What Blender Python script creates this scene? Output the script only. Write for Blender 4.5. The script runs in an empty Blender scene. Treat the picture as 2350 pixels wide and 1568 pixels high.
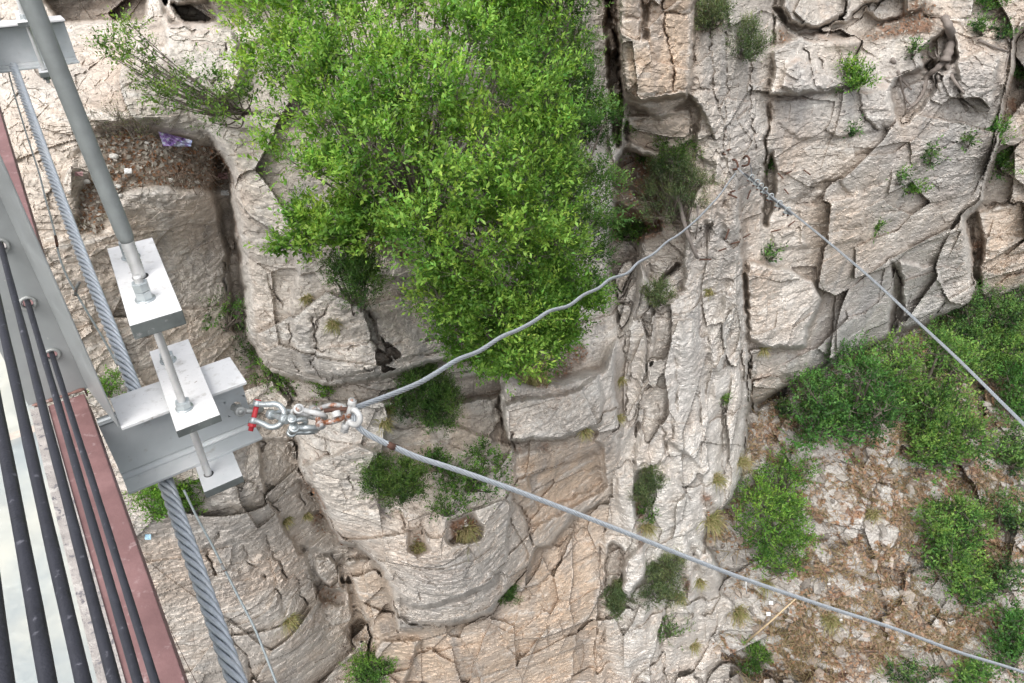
import bpy, math, random
import numpy as np
from mathutils import Vector, Matrix
scene = bpy.context.scene
col = scene.collection
F = 682.667; CX = 512.0; CY = 341.6
CT, ST = math.cos(math.radians(35)), math.sin(math.radians(35))
CAMZ = 30.0
U32 = np.uint32

# ---------- survey helpers: photo coordinates (1024 wide) + a measured distance -> world point ----------
def yc(py): return F*CT + (CY-py)*ST
def zc(py): return F*ST - (CY-py)*CT
def wpt(px, py, d):
    return np.array([(px-CX)/F*d, yc(py)/F*d, CAMZ - zc(py)/F*d])

# bridge frame: s along the bridge, t across it to the right, h metres below eye level
BA = math.radians(36.3)
BB = np.array([-math.sin(BA), math.cos(BA), 0.0]); BT = np.array([math.cos(BA), math.sin(BA), 0.0])
def fr(s, t, h): return BB*s + BT*t + np.array([0, 0, CAMZ-h])
BROT = Matrix(((BT[0], BB[0], 0), (BT[1], BB[1], 0), (0, 0, 1)))   # local x = t, y = s, z = up

# ---------- noise ----------
def hsh(ix, iy, iz, seed):
    with np.errstate(over='ignore'):
        h = ix.astype(np.int64).astype(U32)*U32(374761393) + iy.astype(np.int64).astype(U32)*U32(668265263) + iz.astype(np.int64).astype(U32)*U32(2147483647) + U32((seed*974634777) & 0xffffffff)
        h = (h ^ (h >> U32(13)))*U32(1274126177)
        h = (h ^ (h >> U32(16)))*U32(2246822519)
        h ^= h >> U32(15)
    return (h & U32(0xffffff)).astype(np.float32)/np.float32(16777216.0)
def vn(P, seed=0):
    f = np.floor(P); t = (P-f).astype(np.float32); t = t*t*(3-2*t)
    i = f.astype(np.int64); out = 0
    for dx in (0, 1):
        wx = t[..., 0] if dx else 1-t[..., 0]
        for dy in (0, 1):
            wy = t[..., 1] if dy else 1-t[..., 1]
            for dz in (0, 1):
                wz = t[..., 2] if dz else 1-t[..., 2]
                out = out + wx*wy*wz*hsh(i[..., 0]+dx, i[..., 1]+dy, i[..., 2]+dz, seed)
    return out*2-1
def fbm(P, octv=4, seed=0, gain=.5):
    a = 1.0; s = 0; n = 0
    for o in range(octv):
        s = s + a*vn(P*(2.03**o)+o*17.3, seed+o*7); n += a; a *= gain
    return s/n
def cells(P, seed=0, jit=.9):
    """cellular noise: F1, F2, random per cell (3), offset to cell centre"""
    f = np.floor(P); i = f.astype(np.int64)
    sh = P.shape[:-1]
    d1 = np.full(sh, 9., np.float32); d2 = d1.copy(); r = [np.zeros(sh, np.float32) for _ in range(3)]
    off = np.zeros(P.shape, np.float32)
    for dx in (-1, 0, 1):
        for dy in (-1, 0, 1):
            for dz in (-1, 0, 1):
                jx, jy, jz = i[..., 0]+dx, i[..., 1]+dy, i[..., 2]+dz
                a = hsh(jx, jy, jz, seed); b = hsh(jx, jy, jz, seed+1); c = hsh(jx, jy, jz, seed+2)
                ox = (P[..., 0]-(jx+.5+(a-.5)*jit)).astype(np.float32); oy = (P[..., 1]-(jy+.5+(b-.5)*jit)).astype(np.float32); oz = (P[..., 2]-(jz+.5+(c-.5)*jit)).astype(np.float32)
                d = ox*ox+oy*oy+oz*oz
                m = d < d1
                d2 = np.where(m, d1, np.minimum(d2, d))
                d1 = np.where(m, d, d1)
                r[0] = np.where(m, (a*7.13) % 1, r[0]); r[1] = np.where(m, (b*5.77) % 1, r[1]); r[2] = np.where(m, (c*9.31) % 1, r[2])
                for k, o in enumerate((ox, oy, oz)): off[..., k] = np.where(m, o, off[..., k])
    return np.sqrt(d1), np.sqrt(d2), r, off
def smooth(a, b, x):
    t = np.clip((x-a)/(b-a), 0, 1); return t*t*(3-2*t)
def blur(A, r):
    if r < .5: return A
    w = max(1, int(r)); out = A
    for _ in range(2):
        for ax in (0, 1):
            c = np.cumsum(np.concatenate([np.repeat(np.take(out, [0], ax), w+1, ax), out, np.repeat(np.take(out, [-1], ax), w, ax)], ax), ax, dtype=np.float64)
            n = out.shape[ax]
            hi = np.take(c, range(2*w+1, 2*w+1+n), ax); lo = np.take(c, range(0, n), ax)
            out = ((hi-lo)/(2*w+1)).astype(np.float32)
    return out
def inpoly(X, Y, poly):
    res = np.zeros(X.shape, bool); n = len(poly)
    x0 = min(p[0] for p in poly); x1 = max(p[0] for p in poly); y0 = min(p[1] for p in poly); y1 = max(p[1] for p in poly)
    m = (X >= x0) & (X <= x1) & (Y >= y0) & (Y <= y1)
    xs, ys = X[m], Y[m]; r = np.zeros(xs.shape, bool)
    for i in range(n):
        ax, ay = poly[i]; bx, by = poly[(i+1) % n]
        if ay == by: continue
        c = ((ay > ys) != (by > ys)) & (xs < (bx-ax)*(ys-ay)/(by-ay)+ax)
        r ^= c
    res[m] = r
    return res
def linedist(X, Y, pts):
    d = np.full(X.shape, 1e9, np.float32)
    for (ax, ay), (bx, by) in zip(pts[:-1], pts[1:]):
        vx, vy = bx-ax, by-ay; L = vx*vx+vy*vy+1e-9
        t = np.clip(((X-ax)*vx+(Y-ay)*vy)/L, 0, 1)
        d = np.minimum(d, np.hypot(X-ax-t*vx, Y-ay-t*vy))
    return d
# =====================================================================================
# THE GORGE: one measured rock surface, split into named pieces of ground
# =====================================================================================
def mq(ctrl, X, Y, c=35.0):
    C = np.array(ctrl, float); A = np.sqrt((C[:, None, 0]-C[None, :, 0])**2+(C[:, None, 1]-C[None, :, 1])**2+c*c)/100
    n = len(C); M = np.zeros((n+1, n+1)); M[:n, :n] = -A; M[:n, n] = 1; M[n, :n] = 1
    w = np.linalg.solve(M, np.append(C[:, 2], 0)); out = np.full(X.shape, w[n])
    for k in range(n): out = out - w[k]*np.sqrt((X-C[k, 0])**2+(Y-C[k, 1])**2+c*c)/100
    return out

LY = {}   # control points: photo x, photo y, horizontal distance (walls)
LY['A'] = [(-150,0,9.6),(0,0,9.4),(100,12,9.3),(60,100,7.6),(150,60,8.1),(150,150,7.5),(200,200,7.6),(225,230,8.0),(100,250,6.9),(50,400,6.0),(200,330,7.3),(240,380,7.4),
  (170,450,6.2),(250,480,6.3),(300,520,6.9),(200,600,6.0),(300,640,6.6),(340,600,7.4),(330,683,7.2),(0,600,5.4),(0,800,5),(300,800,6.4),(-150,500,5.5),(-150,250,6.6),(240,-100,10)]
LY['B'] = [(240,10,8.5),(210,60,8.2),(225,150,7.4),(250,220,7.0),(260,300,6.9),(300,340,6.8),(330,250,7.0),(400,150,7.5),(400,330,7.2),(440,300,7.7),(300,400,7.0),(350,420,6.6),(310,460,6.5),(400,450,6.7),
  (470,480,6.8),(350,530,6.4),(430,560,6.2),(500,550,6.7),(520,500,7.1),(560,400,7.6),(590,440,8.0),(600,300,8.5),(600,150,9.0),(590,30,9.4),(500,100,8.2),(615,480,8.7),(560,520,7.8),(300,-80,9.5),(600,-100,10),(470,620,6.3),(380,600,6.5)]
LY['B2'] = [(350,600,7.1),(450,660,7.3),(560,600,7.9),(380,640,7.2),(600,640,8.4),(540,560,7.9),(605,560,8.5),(450,800,7.7),(600,800,8.4),(620,500,8.8)]
LY['C'] = [(612,300,8.8),(650,350,9.0),(700,350,9.4),(741,350,10.1),(620,450,8.8),(700,450,9.2),(742,440,10),(620,560,8.5),(680,560,8.8),(700,640,8.9),(610,683,8.3),(640,250,9.3),(700,250,9.7),(740,300,10.3),(610,800,8),(700,800,8.8)]
LY['E'] = [(625,120,9.8),(640,60,9.6),(660,180,10.1),(620,200,10.0),(700,150,9.9),(700,230,9.8),(640,240,9.9),(640,300,10.2),(615,0,10.4),(680,-60,11),(760,100,10.6)]
LY['F'] = [(625,20,9.0),(650,90,9.1),(690,100,9.5),(735,165,10.2),(730,60,10.2),(765,100,10.9),(770,200,11.2),(745,300,11),(745,400,11.2),(830,100,11.5),(830,250,12),(780,330,11.6),(800,380,11.8),(880,150,12),(880,330,13.5),(950,100,12.6),
  (950,250,13.8),(1000,60,12.9),(840,10,12.6),(1000,0,13.4),(940,310,14.5),(690,-80,9.6),(900,-100,14),(1100,-50,14),(690,200,9.9)]
LY['H'] = [(1000,250,15.6),(1024,150,15.0),(1040,300,16.6),(985,215,15.4),(1100,100,15.5),(1150,300,17),(960,300,15.6)]
GZ = [(750,440,-10.3),(850,395,-10.6),(960,330,-10.6),(1024,300,-10.9),(770,410,-10.3),(850,550,-12.4),(1000,450,-12),(1000,600,-14),(730,600,-13.9),(715,683,-15.9),(860,683,-15.2),(735,540,-12.2),(760,500,-11.7),(1000,683,-15.3),
  (850,800,-17.5),(1150,350,-11.5),(1150,600,-14.5),(700,800,-18),(1000,800,-17.5)]

POLY = {}
POLY['F'] = [(608,-300),(608,10),(619,52),(620,96),(628,102),(640,108),(660,118),(690,100),(700,108),(728,165),(738,200),(742,260),(745,300),(747,345),(750,408),(757,412),(801,389),(850,362),(900,342),(950,318),(972,300),(977,290),(973,268),(967,220),(982,201),(986,172),(996,149),(1002,115),(1011,77),(1017,38),(1024,30),(1400,10),(1400,-300)]
POLY['H'] = [(930,330),(972,316),(1010,300),(1400,290),(1400,-30),(1000,20),(980,150),(940,200)]
POLY['G'] = [(741,436),(747,400),(757,402),(801,380),(850,355),(900,335),(950,312),(1024,290),(1400,270),(1400,1000),(690,1000),(700,683),(700,640),(700,600),(696,560),(704,530),(728,500),(741,470)]
POLY['E'] = [(598,-60),(640,-60),(640,80),(700,95),(750,160),(745,320),(690,318),(664,306),(636,320),(612,280),(604,200)]
POLY['C'] = [(606,250),(617,300),(640,262),(655,290),(684,262),(690,210),(715,150),(736,180),(742,262),(744,300),(747,345),(749,392),(747,436),(741,470),(731,500),(712,518),(702,540),(712,556),(722,575),(718,592),(735,604),(724,622),(708,640),(716,655),(738,668),(742,700),(730,1000),(590,1000),(596,640),(600,560),(612,480),(606,380)]
POLY['B2'] = [(345,560),(400,560),(500,520),(530,535),(560,545),(600,505),(625,505),(608,560),(600,640),(596,1000),(340,1000),(352,683),(372,640)]
POLY['B'] = [(205,-400),(600,-400),(603,0),(618,60),(625,100),(622,150),(612,180),(614,200),(607,240),(610,290),(618,330),(614,380),(622,430),(614,480),(612,498),(598,503),(570,520),(552,545),(536,548),(528,569),(504,596),(490,612),(448,627),(398,629),(392,596),(380,566),(358,545),(339,542),(320,505),(298,467),(296,433),(292,400),(262,366),(246,331),(243,270),(235,227),(230,174),(221,160),(207,131),(186,112),(172,88),(164,60),(166,20)]

# blocks: (polygon, horizontal offset in metres (negative = stands out), softness px)
BLK = [
 ([(165,28),(190,22),(232,28),(246,60),(236,90),(205,105),(180,88),(168,60)], -.22, 3),          # boulder top left
 ([(160,-5),(300,-5),(300,20),(232,28),(190,22),(170,28)], .5, 4),
 ([(236,48),(246,60),(236,95),(206,112),(232,130),(330,128),(340,60),(300,30)], .12, 2),
 ([(214,112),(240,132),(330,128),(400,150),(400,262),(330,245),(300,240),(262,250),(236,228),(230,172)], -.02, 2),
 # tier under the juniper
 ([(292,228),(320,245),(400,262),(425,275),(438,292),(445,318),(446,360),(398,370),(334,380),(306,374),(296,350),(292,310),(296,270)], -.12, 1.2),
 ([(371,312),(440,296),(448,318),(442,350),(398,362),(385,350),(376,330)], -.10, 1.2),
 ([(315,350),(371,342),(383,350),(396,361),(365,371),(336,379),(318,372)], -.10, 1.2),
 # band of ledges below it
 ([(262,372),(330,386),(400,374),(446,360),(505,362),(512,372),(498,396),(440,404),(380,400),(320,404),(292,402)], .35, 3),
 ([(340,415),(352,402),(410,396),(452,380),(500,372),(505,400),(500,440),(440,420),(400,428),(360,424)], .1, 2),
 ([(405,400),(430,392),(450,398),(452,408),(425,418),(400,414)], -.12, 1.5),
 # right hand tier with soil shelf
 ([(505,372),(520,382),(560,380),(600,372),(640,300),(640,220),(500,220)], .7, 5),
 ([(505,404),(530,398),(575,392),(600,376),(604,400),(600,425),(560,439),(508,441),(503,420)], -.28, 2),
 ([(508,441),(560,439),(598,430),(596,441),(516,455)], .25, 1.5),
 ([(514,455),(596,441),(604,448),(607,486),(575,505),(548,520),(532,528),(516,500)], .22, 1.2),
 ([(526,478),(570,462),(597,452),(603,480),(570,500),(540,508)], .18, 1.2),
 # big nose of the pillar
 ([(298,467),(360,445),(420,470),(500,470),(512,500),(506,560),(488,584),(464,596),(422,608),(392,600),(386,583),(380,566),(358,545),(339,542),(320,505)], -.20, 2),
 ([(400,596),(422,608),(465,597),(490,586),(502,572),(503,596),(490,612),(448,627),(400,629)], .15, 1.2),
 ([(407,530),(421,528),(430,550),(418,556),(408,552)], .2, 1.5),
 ([(448,520),(474,512),(484,530),(480,540),(450,546),(444,538)], .2, 2),
 ([(346,566),(372,560),(392,600),(398,627),(380,640),(352,640),(350,600)], .16, 1.5),
 ([(346,630),(358,618),(372,622),(370,630),(356,646),(350,644)], .12, 2),
 ([(316,560),(330,557),(338,570),(343,590),(330,588),(318,575)], -.25, 1.5),
 ([(300,545),(345,555),(345,605),(318,600),(310,570)], .15, 3),
 # lower pink wall slabs
 ([(352,683),(385,640),(420,640),(400,700),(350,720)], -.2, 2),
 # left rock
 ([(212,190),(218,150),(230,165),(243,270),(246,331),(232,330),(226,240)], .30, 4),
 ([(75,158),(95,128),(150,118),(215,140),(228,190),(150,190),(120,186),(80,210)], .08, 6),
 ([(170,5),(210,0),(218,20),(190,28)], .3, 3),
 ([(30,-20),(150,-20),(145,20),(60,22)], .9, 3),
 ([(256,440),(300,440),(300,470),(330,530),(300,555),(268,500)], .14, 2),
 ([(190,555),(240,540),(262,556),(240,572)], .05, 2),
 # blocks beside the black cleft
 ([(619,-60),(700,-60),(694,20),(690,95),(640,100),(626,92),(620,50)], -.45, 1.5),
 ([(640,40),(642,-40),(648,-40),(647,40)], .3, 1),
 ([(619,98),(640,100),(690,96),(700,108),(694,160),(650,150),(625,140)], .25, 2),
 ([(625,118),(690,110),(694,140),(662,160),(632,150)], -.22, 1.5),
 ([(600,-80),(613,-80),(618,20),(622,100),(620,148),(612,140),(608,60)], 1.2, 2),
 ([(607,20),(615,24),(617,50),(612,54),(607,44)], -.7, 1.2),
 # small overhung cave
 ([(655,300),(662,280),(676,262),(686,268),(684,290),(664,306)], .5, 2.5),
 # soil pocket left of the grey shrub
 ([(612,170),(625,150),(652,158),(664,185),(660,230),(625,240),(610,225)], .5, 3),
 ([(611,190),(635,188),(637,197),(654,200),(652,212),(628,210),(612,202)], -.45, 1.2),
 # right cliff
 ([(770,96),(824,92),(852,86),(856,60),(862,40),(840,30),(800,36),(774,50)], -.42, 1.5),
 ([(783,68),(800,58),(812,66),(815,92),(800,95),(783,88)], -.18, 1.2),
 ([(772,8),(784,25),(805,40),(862,38),(905,14),(905,-10),(862,6),(846,22),(812,28),(790,24),(782,8)], .5, 2),
 ([(782,-40),(850,-40),(846,14),(815,28),(793,22),(783,8)], -.4, 1.5),
 ([(868,-40),(930,-40),(925,8),(878,22),(868,10)], -.3, 1.5),
 ([(772,102),(856,88),(894,84),(895,128),(860,134),(800,140),(776,120)], -.08, 1.2),
 ([(857,94),(890,88),(896,122),(880,131),(868,122),(862,108)], -.15, 1.2),
 ([(890,88),(900,75),(935,60),(935,90),(920,110),(902,128),(894,118)], .5, 2),
 ([(918,50),(950,28),(958,60),(940,75),(922,66)], .45, 1.5),
 ([(956,62),(985,50),(1000,60),(990,110),(966,108),(958,84)], -.2, 1.5),
 ([(797,200),(820,183),(838,181),(842,187),(852,196),(810,206)], .12, 1.2),
 ([(800,206),(862,192),(866,240),(800,250)], -.10, 1.2),
 ([(765,172),(773,150),(776,190),(766,226),(762,226)], .45, 1.5),
 ([(772,230),(803,228),(806,248),(775,250)], -.14, 1.2),
 ([(747,262),(780,268),(812,280),(822,300),(809,328),(806,348),(768,348),(748,338)], -.45, 1.2),
 ([(750,350),(802,352),(800,385),(757,408),(752,380)], .08, 1.2),
 ([(752,380),(790,376),(797,390),(757,410)], .15, 1.2),
 ([(893,262),(900,275),(905,305),(896,335),(890,330),(892,300)], .28, 1.2),
 ([(900,262),(935,268),(946,300),(930,325),(905,330),(903,300)], -.2, 1.5),
 # far right recess wall
 ([(975,215),(1000,205),(1030,200),(1030,290),(985,300),(972,262)], -.3, 2),
 ([(962,215),(975,205),(984,240),(980,290),(970,268),(968,240)], .5, 2),
 # ribs of the white flank
 ([(612,540),(620,548),(626,580),(616,610),(606,600),(606,560)], .35, 3),
 ([(625,560),(646,540),(644,575),(630,598),(622,590)], -.3, 3),
 ([(663,440),(690,455),(702,470),(704,545),(716,548),(702,560),(690,500),(668,470)], .12, 2),
 ([(636,470),(648,470),(646,510),(636,520)], .3, 3),
]
# cracks: (polyline, half width px, depth m)
CRK = [
 ([(207,131),(222,160),(231,174),(236,227),(244,270),(245,331),(264,367),(296,394)], 2.5, .5),
 ([(296,433),(298,467),(320,505),(339,540)], 2.5, .5), ([(300,455),(310,490),(325,520)], 1.2, .35),
 ([(339,542),(358,545),(362,552),(380,566),(392,596),(398,627),(400,634)], 1.5, .3),
 ([(309,348),(345,350),(371,342),(398,362)], 1.0, .18), ([(334,379),(365,371),(397,361),(439,351)], 1.1, .2),
 ([(369,313),(376,330),(383,348),(388,366)], 1.1, .16), ([(378,334),(384,334),(386,342),(379,346)], 2.2, .07),
 ([(289,322),(290,348),(298,372)], 1.0, .15), ([(313,318),(318,348),(312,362),(322,378),(334,380)], 1.0, .2),
 ([(266,278),(276,298),(284,305)], 1.1, .2), ([(355,300),(372,318),(377,332)], .9, .15), ([(330,303),(318,322),(314,340)], .9, .14),
 ([(499,398),(502,441)], 2.0, .5), ([(512,433),(513,470),(515,500)], 1.6, .4), ([(515,500),(526,515),(531,545)], 1.6, .4),
 ([(505,442),(558,440),(594,430)], 1.2, .25), ([(399,512),(404,528),(408,532)], 1.0, .2), ([(420,520),(421,532)], .9, .2),
 ([(346,512),(365,505)], .8, .1), ([(322,440),(345,475),(355,490)], .8, .12),
 ([(257,485),(268,500),(277,513)], 1.0, .22), ([(300,495),(306,506)], .9, .18), ([(264,535),(274,556),(286,578)], 1.5, .25), ([(245,545),(248,562),(266,576)], 1.2, .2),
 ([(295,577),(303,600),(307,604)], 1.1, .25), ([(276,588),(285,609)], 1.0, .2), ([(310,577),(316,588)], .8, .15), ([(229,622),(235,640),(247,655),(255,683)], 1.0, .2),
 ([(221,533),(206,555),(216,575)], 1.3, .2), ([(324,615),(330,632),(328,640)], 1.0, .2), ([(233,462),(244,480),(240,492)], .8, .12),
 ([(225,44),(223,70),(214,84)], 1.1, .25), ([(214,112),(262,116),(300,118)], 1.2, .25), ([(227,96),(240,88),(252,100)], 1.0, .2),
 ([(225,262),(228,310),(240,332)], 1.6, .4), ([(82,48),(84,66)], .9, .15),
 ([(606,-20),(612,28),(619,52),(622,100),(619,144)], 3.0, 1.0), ([(667,-40),(662,20),(670,60),(672,90)], 1.0, .3), ([(648,-10),(650,17)], 1.1, .3), ([(625,17),(660,14),(696,10)], 1.0, .25),
 ([(692,8),(694,60),(690,100)], 1.4, .3), ([(625,94),(650,96),(690,88),(712,90)], 1.0, .2), ([(632,122),(690,118)], .8, .12), ([(691,95),(690,138),(696,150)], 1.1, .25),
 ([(776,-20),(773,48),(768,115),(764,172)], 2.4, .6), ([(764,172),(764,220)], 2.0, .6), ([(727,30),(726,100),(722,160)], 1.3, .3), ([(710,32),(712,90),(722,120)], 1.0, .25), ([(752,60),(750,110),(756,150)], 1.0, .3),
 ([(774,96),(824,90),(853,84)], 1.2, .35), ([(805,50),(812,72),(816,92)], 1.2, .4), ([(840,50),(842,80)], 1.0, .25), ([(818,52),(822,68)], 1.0, .25),
 ([(857,94),(866,120),(880,131),(894,126)], 1.1, .3), ([(797,205),(830,200),(852,195)], 1.0, .25), ([(797,205),(805,195),(815,184),(838,181),(842,187)], .9, .15),
 ([(862,192),(900,170),(930,150),(960,140)], .8, .15), ([(893,262),(902,285),(896,330)], 1.6, .45), ([(800,240),(860,228),(905,205)], .8, .14),
 ([(747,262),(748,350),(752,408)], 2.2, .7), ([(768,300),(790,296),(810,290)], .9, .2), ([(766,348),(812,348)], 1.0, .25), ([(784,300),(786,320)], .8, .15),
 ([(967,220),(973,268),(976,300)], 2.5, .6), ([(1002,115),(996,149),(986,172),(982,201),(967,220)], 1.6, .4), ([(1017,38),(1011,77),(1002,115)], 1.6, .4), ([(985,205),(1030,198)], 1.4, .35),
 ([(925,16),(960,24),(965,34),(1000,30)], 1.2, .3), ([(940,60),(925,80),(918,98)], 1.6, .4), ([(955,88),(975,110)], 1.4, .35), ([(870,88),(880,92),(895,88)], 1.0, .3),
 ([(656,296),(664,306),(680,296),(700,240)], .9, .2), ([(650,262),(652,300),(640,320)], 1.0, .25), ([(700,150),(706,190),(700,230)], .9, .2), ([(690,140),(700,145),(720,130)], .9, .2),
 ([(636,480),(634,440),(640,400),(652,360)], 1.4, .3), ([(675,350),(678,400),(672,430),(660,470)], 1.2, .25), ([(700,390),(703,440),(700,480),(706,520)], 1.2, .25), ([(724,400),(722,450),(726,500)], 1.4, .3),
 ([(622,320),(628,370),(624,420)], 1.0, .2), ([(655,400),(664,440),(676,470),(690,500)], 1.0, .2), ([(745,300),(748,345),(749,392),(745,440),(741,470)], 2.0, .6), ([(668,600),(660,640),(668,683)], 1.2, .25), ([(690,560),(686,600),(698,640)], 1.1, .25),
 ([(604,530),(600,560),(608,600),(603,640)], 1.6, .3), ([(530,600),(560,560),(575,520)], .9, .15), ([(400,640),(440,650),(500,640),(560,600)], .9, .12), ([(522,628),(519,655),(530,683)], .9, .12),
]
# soil / leaf litter pockets: (polygon, strength)
SOIL = [([(74,235),(80,190),(95,160),(100,128),(150,126),(215,145),(230,165),(225,190),(190,192),(150,188),(120,195),(105,235)], 1.0),
 ([(227,190),(232,200),(246,262),(242,290),(230,240)], .6),
 ([(326,232),(400,240),(440,280),(400,262),(350,250)], .8), ([(505,372),(530,390),(560,384),(588,362),(586,340),(560,345),(520,360)], 1.0),
 ([(410,533),(421,530),(428,548),(416,554)], .9), ([(448,520),(474,514),(484,532),(478,540),(452,545)], .9), ([(505,446),(560,444),(594,436),(590,444),(515,456)], .9),
 ([(610,240),(612,160),(640,150),(664,170),(666,235),(640,245)], .9), ([(772,50),(775,20),(790,30),(810,42),(862,38),(905,10),(905,-5),(935,0),(935,30),(880,40),(850,50),(800,40)], 1.0),
 ([(690,0),(722,0),(724,40),(700,36)], .9), ([(985,222),(965,225),(975,280),(985,270)], .7), ([(1000,80),(1024,60),(1024,120),(1003,130)], .6),
 ([(298,440),(304,440),(330,520),(345,545),(330,560),(312,530)], .8), ([(312,590),(335,578),(345,590),(330,610),(315,612)], .8), ([(388,560),(360,548),(372,566)], .6), ([(395,650),(430,655),(420,683),(390,683)], .5),
 ([(255,683),(200,683),(160,600),(165,520),(200,500),(215,530),(190,560)], .35), ([(636,470),(646,465),(648,530),(640,560),(632,540)], .7), ([(702,485),(728,520),(716,545),(700,520)], .9), ([(676,555),(690,560),(692,600),(680,590)], .8),
 ([(610,560),(625,550),(624,600),(606,610)], .6), ([(645,550),(655,545),(650,600),(640,600)], .6), ([(1024,440),(980,380),(990,340),(1024,380)], 1.0), ([(460,420),(500,425),(500,470),(430,470),(400,440)], .25),
 ([(392,260),(440,270),(448,350),(470,365),(520,340),(480,260)], .9)]
# orange / ochre rock: (polygon, strength)
ORG = [([(514,455),(600,441),(608,490),(575,510),(548,530),(530,545),(516,500)], .75), ([(605,-20),(700,-20),(692,95),(660,115),(625,105),(606,60)], .6), ([(620,100),(700,100),(700,200),(640,200)], .35),
 ([(346,560),(392,572),(398,640),(350,640)], .55), ([(890,90),(940,110),(930,140),(900,170),(890,140)], .5), ([(980,205),(1030,200),(1030,290),(985,290)], .4), ([(350,640),(600,600),(620,683),(350,720)], .6),
 ([(530,545),(610,500),(605,683),(450,683),(500,610)], .6), ([(650,300),(690,290),(680,330),(640,350)], .4), ([(440,420),(515,425),(515,455),(440,450)], .25), ([(0,100),(60,100),(130,330),(90,400),(0,300)], .22),
 ([(75,215),(150,205),(150,300),(95,300)], .3), ([(800,208),(862,195),(880,240),(870,330),(820,310)], .3), ([(170,200),(220,195),(222,260),(170,240)],.25), ([(235,300),(150,320),(130,400),(240,390)],.3)]
# grey weathered rock
GRY = [([(790,60),(1000,60),(1000,200),(900,200),(860,130),(780,130)], .55), ([(822,280),(960,250),(950,320),(850,360),(805,380)], .9), ([(905,120),(995,110),(985,170),(930,190)], .8), ([(722,90),(760,90),(760,200),(730,200)], .5),
 ([(395,570),(440,560),(500,560),(500,590),(420,605)], .45), ([(640,260),(735,200),(740,300),(690,420),(665,430)], .35), ([(300,395),(420,395),(420,425),(300,430)], .4), ([(170,30),(235,35),(225,95),(180,85)], .35), ([(750,340),(870,340),(800,400)], .5),
 ([(180,220),(235,200),(240,330),(200,330)], .3)]
# bright white rock
WHT = [([(606,280),(742,290),(747,440),(728,514),(706,545),(716,683),(606,683),(612,500)], .75), ([(580,20),(604,10),(618,100),(600,330),(612,420),(590,420),(560,300)], .6), ([(0,250),(40,250),(60,330),(0,330)], .4)]

def build_field(X, Y):
    """distance-from-viewer field D over photo coordinates plus paint masks"""
    P2 = np.stack([X/14., Y/14., X*0], -1)
    wx = X + fbm(P2, 4, 3, .6)*3.2; wy = Y + fbm(P2, 4, 11, .6)*3.2
    P3 = np.stack([X/3.5, Y/3.5, X*0], -1)
    wx = wx + vn(P3, 5)*.9; wy = wy + vn(P3, 6)*.9
    cw1 = fbm(np.stack([X/7., Y/7., X*0], -1), 3, 201, .6)*3.0; cw2 = fbm(np.stack([X/7., Y/7., X*0], -1), 3, 202, .6)*3.0
    cwn = .5+.5*fbm(np.stack([X/6., Y/6., X*0], -1), 3, 203, .6)*1.6; cdn = .5+.5*fbm(np.stack([X/16., Y/16., X*0], -1), 3, 204, .6)*1.8
    YC = yc(Y); ZC = zc(Y)
    def wall(k): return mq(LY[k], X, Y)
    lab = np.zeros(X.shape, np.int8)
    names = ['A', 'H', 'E', 'F', 'G', 'B2', 'C', 'B']
    field = {k: np.clip(wall(k), 3.5, 22) for k in LY}
    gz = np.clip(mq(GZ, X, Y), -26, -9)
    field['G'] = np.clip(-gz*YC/np.maximum(ZC, 120), 4, 30)
    Yh = field['A'].copy()
    for n, k in enumerate(names[1:], 1):
        m = inpoly(wx, wy, POLY[k]); Yh[m] = field[k][m]; lab[m] = n
    off = np.zeros_like(Yh)
    for poly, o, sf in BLK:
        m = inpoly(wx, wy, poly).astype(np.float32)
        off += blur(m, max(1, sf*.6))*o
    for pts, w, dp in CRK:
        d = linedist(wx+cw1, wy+cw2, pts)
        vw = np.clip(.35+1.3*cwn, .25, 1.5)
        off += dp*.42*np.clip(-.15+1.5*cdn, .0, 1.2)*np.exp(-(d/(w*.72*vw))**2)
        off += dp*.12*np.exp(-(d/(w*3.5))**2)
    # round the silhouettes of nearer masses a little
    Y2 = .55*Yh+.30*blur(Yh, 3)+.15*blur(Yh, 7)
    Y2 = blur(Y2, 1)
    def paint(lst, sf):
        a = np.zeros(X.shape, np.float32)
        for poly, s in lst: a = np.maximum(a, blur(inpoly(wx, wy, poly).astype(np.float32), sf)*s)
        return a
    return Y2+off, lab, paint(SOIL, 4), paint(ORG, 8), paint(GRY, 12), paint(WHT, 10), YC

def axis(a, b, step, lo, hi):
    core = np.arange(a, b+1e-6, step); L = []; x = a; s = step*2
    while x > lo: x -= s; L.append(x); s *= 1.25
    R = []; x = core[-1]; s = step*2
    while x < hi: x += s; R.append(x); s *= 1.25
    return np.array(L[::-1]+list(core)+R)
STEP = 1.0
xs = axis(-60, 1084, STEP, -500, 1550); ys = axis(-60, 743, STEP, -330, 960)
X, Y = np.meshgrid(xs, ys); X = X.astype(np.float32); Y = Y.astype(np.float32)
Yh, lab, soil, orng, grey, white, YC = build_field(X, Y)
ZC = zc(Y)
def pos(Yh):
    sc = Yh/YC
    return np.stack([(X-CX)*sc, Yh, CAMZ-ZC*sc], -1)
rb1 = 1-np.abs(fbm(np.stack([X/34.+.9*fbm(np.stack([X/80., Y/80., X*0], -1), 3, 301), Y/130., X*0+2], -1), 3, 302, .5))*2.2
rb2 = 1-np.abs(fbm(np.stack([X/15.+.8*fbm(np.stack([X/40., Y/40., X*0], -1), 3, 303), Y/42., X*0+5], -1), 3, 304, .5))*2.2
wC = blur((lab == 6).astype(np.float32), 4); wB2 = blur((lab == 5).astype(np.float32), 4)
Yh = Yh-wC*(.24*smooth(.0, 1., rb1)-.1)
P = pos(Yh)
isG = blur((lab == 4).astype(np.float32), 3)
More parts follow.
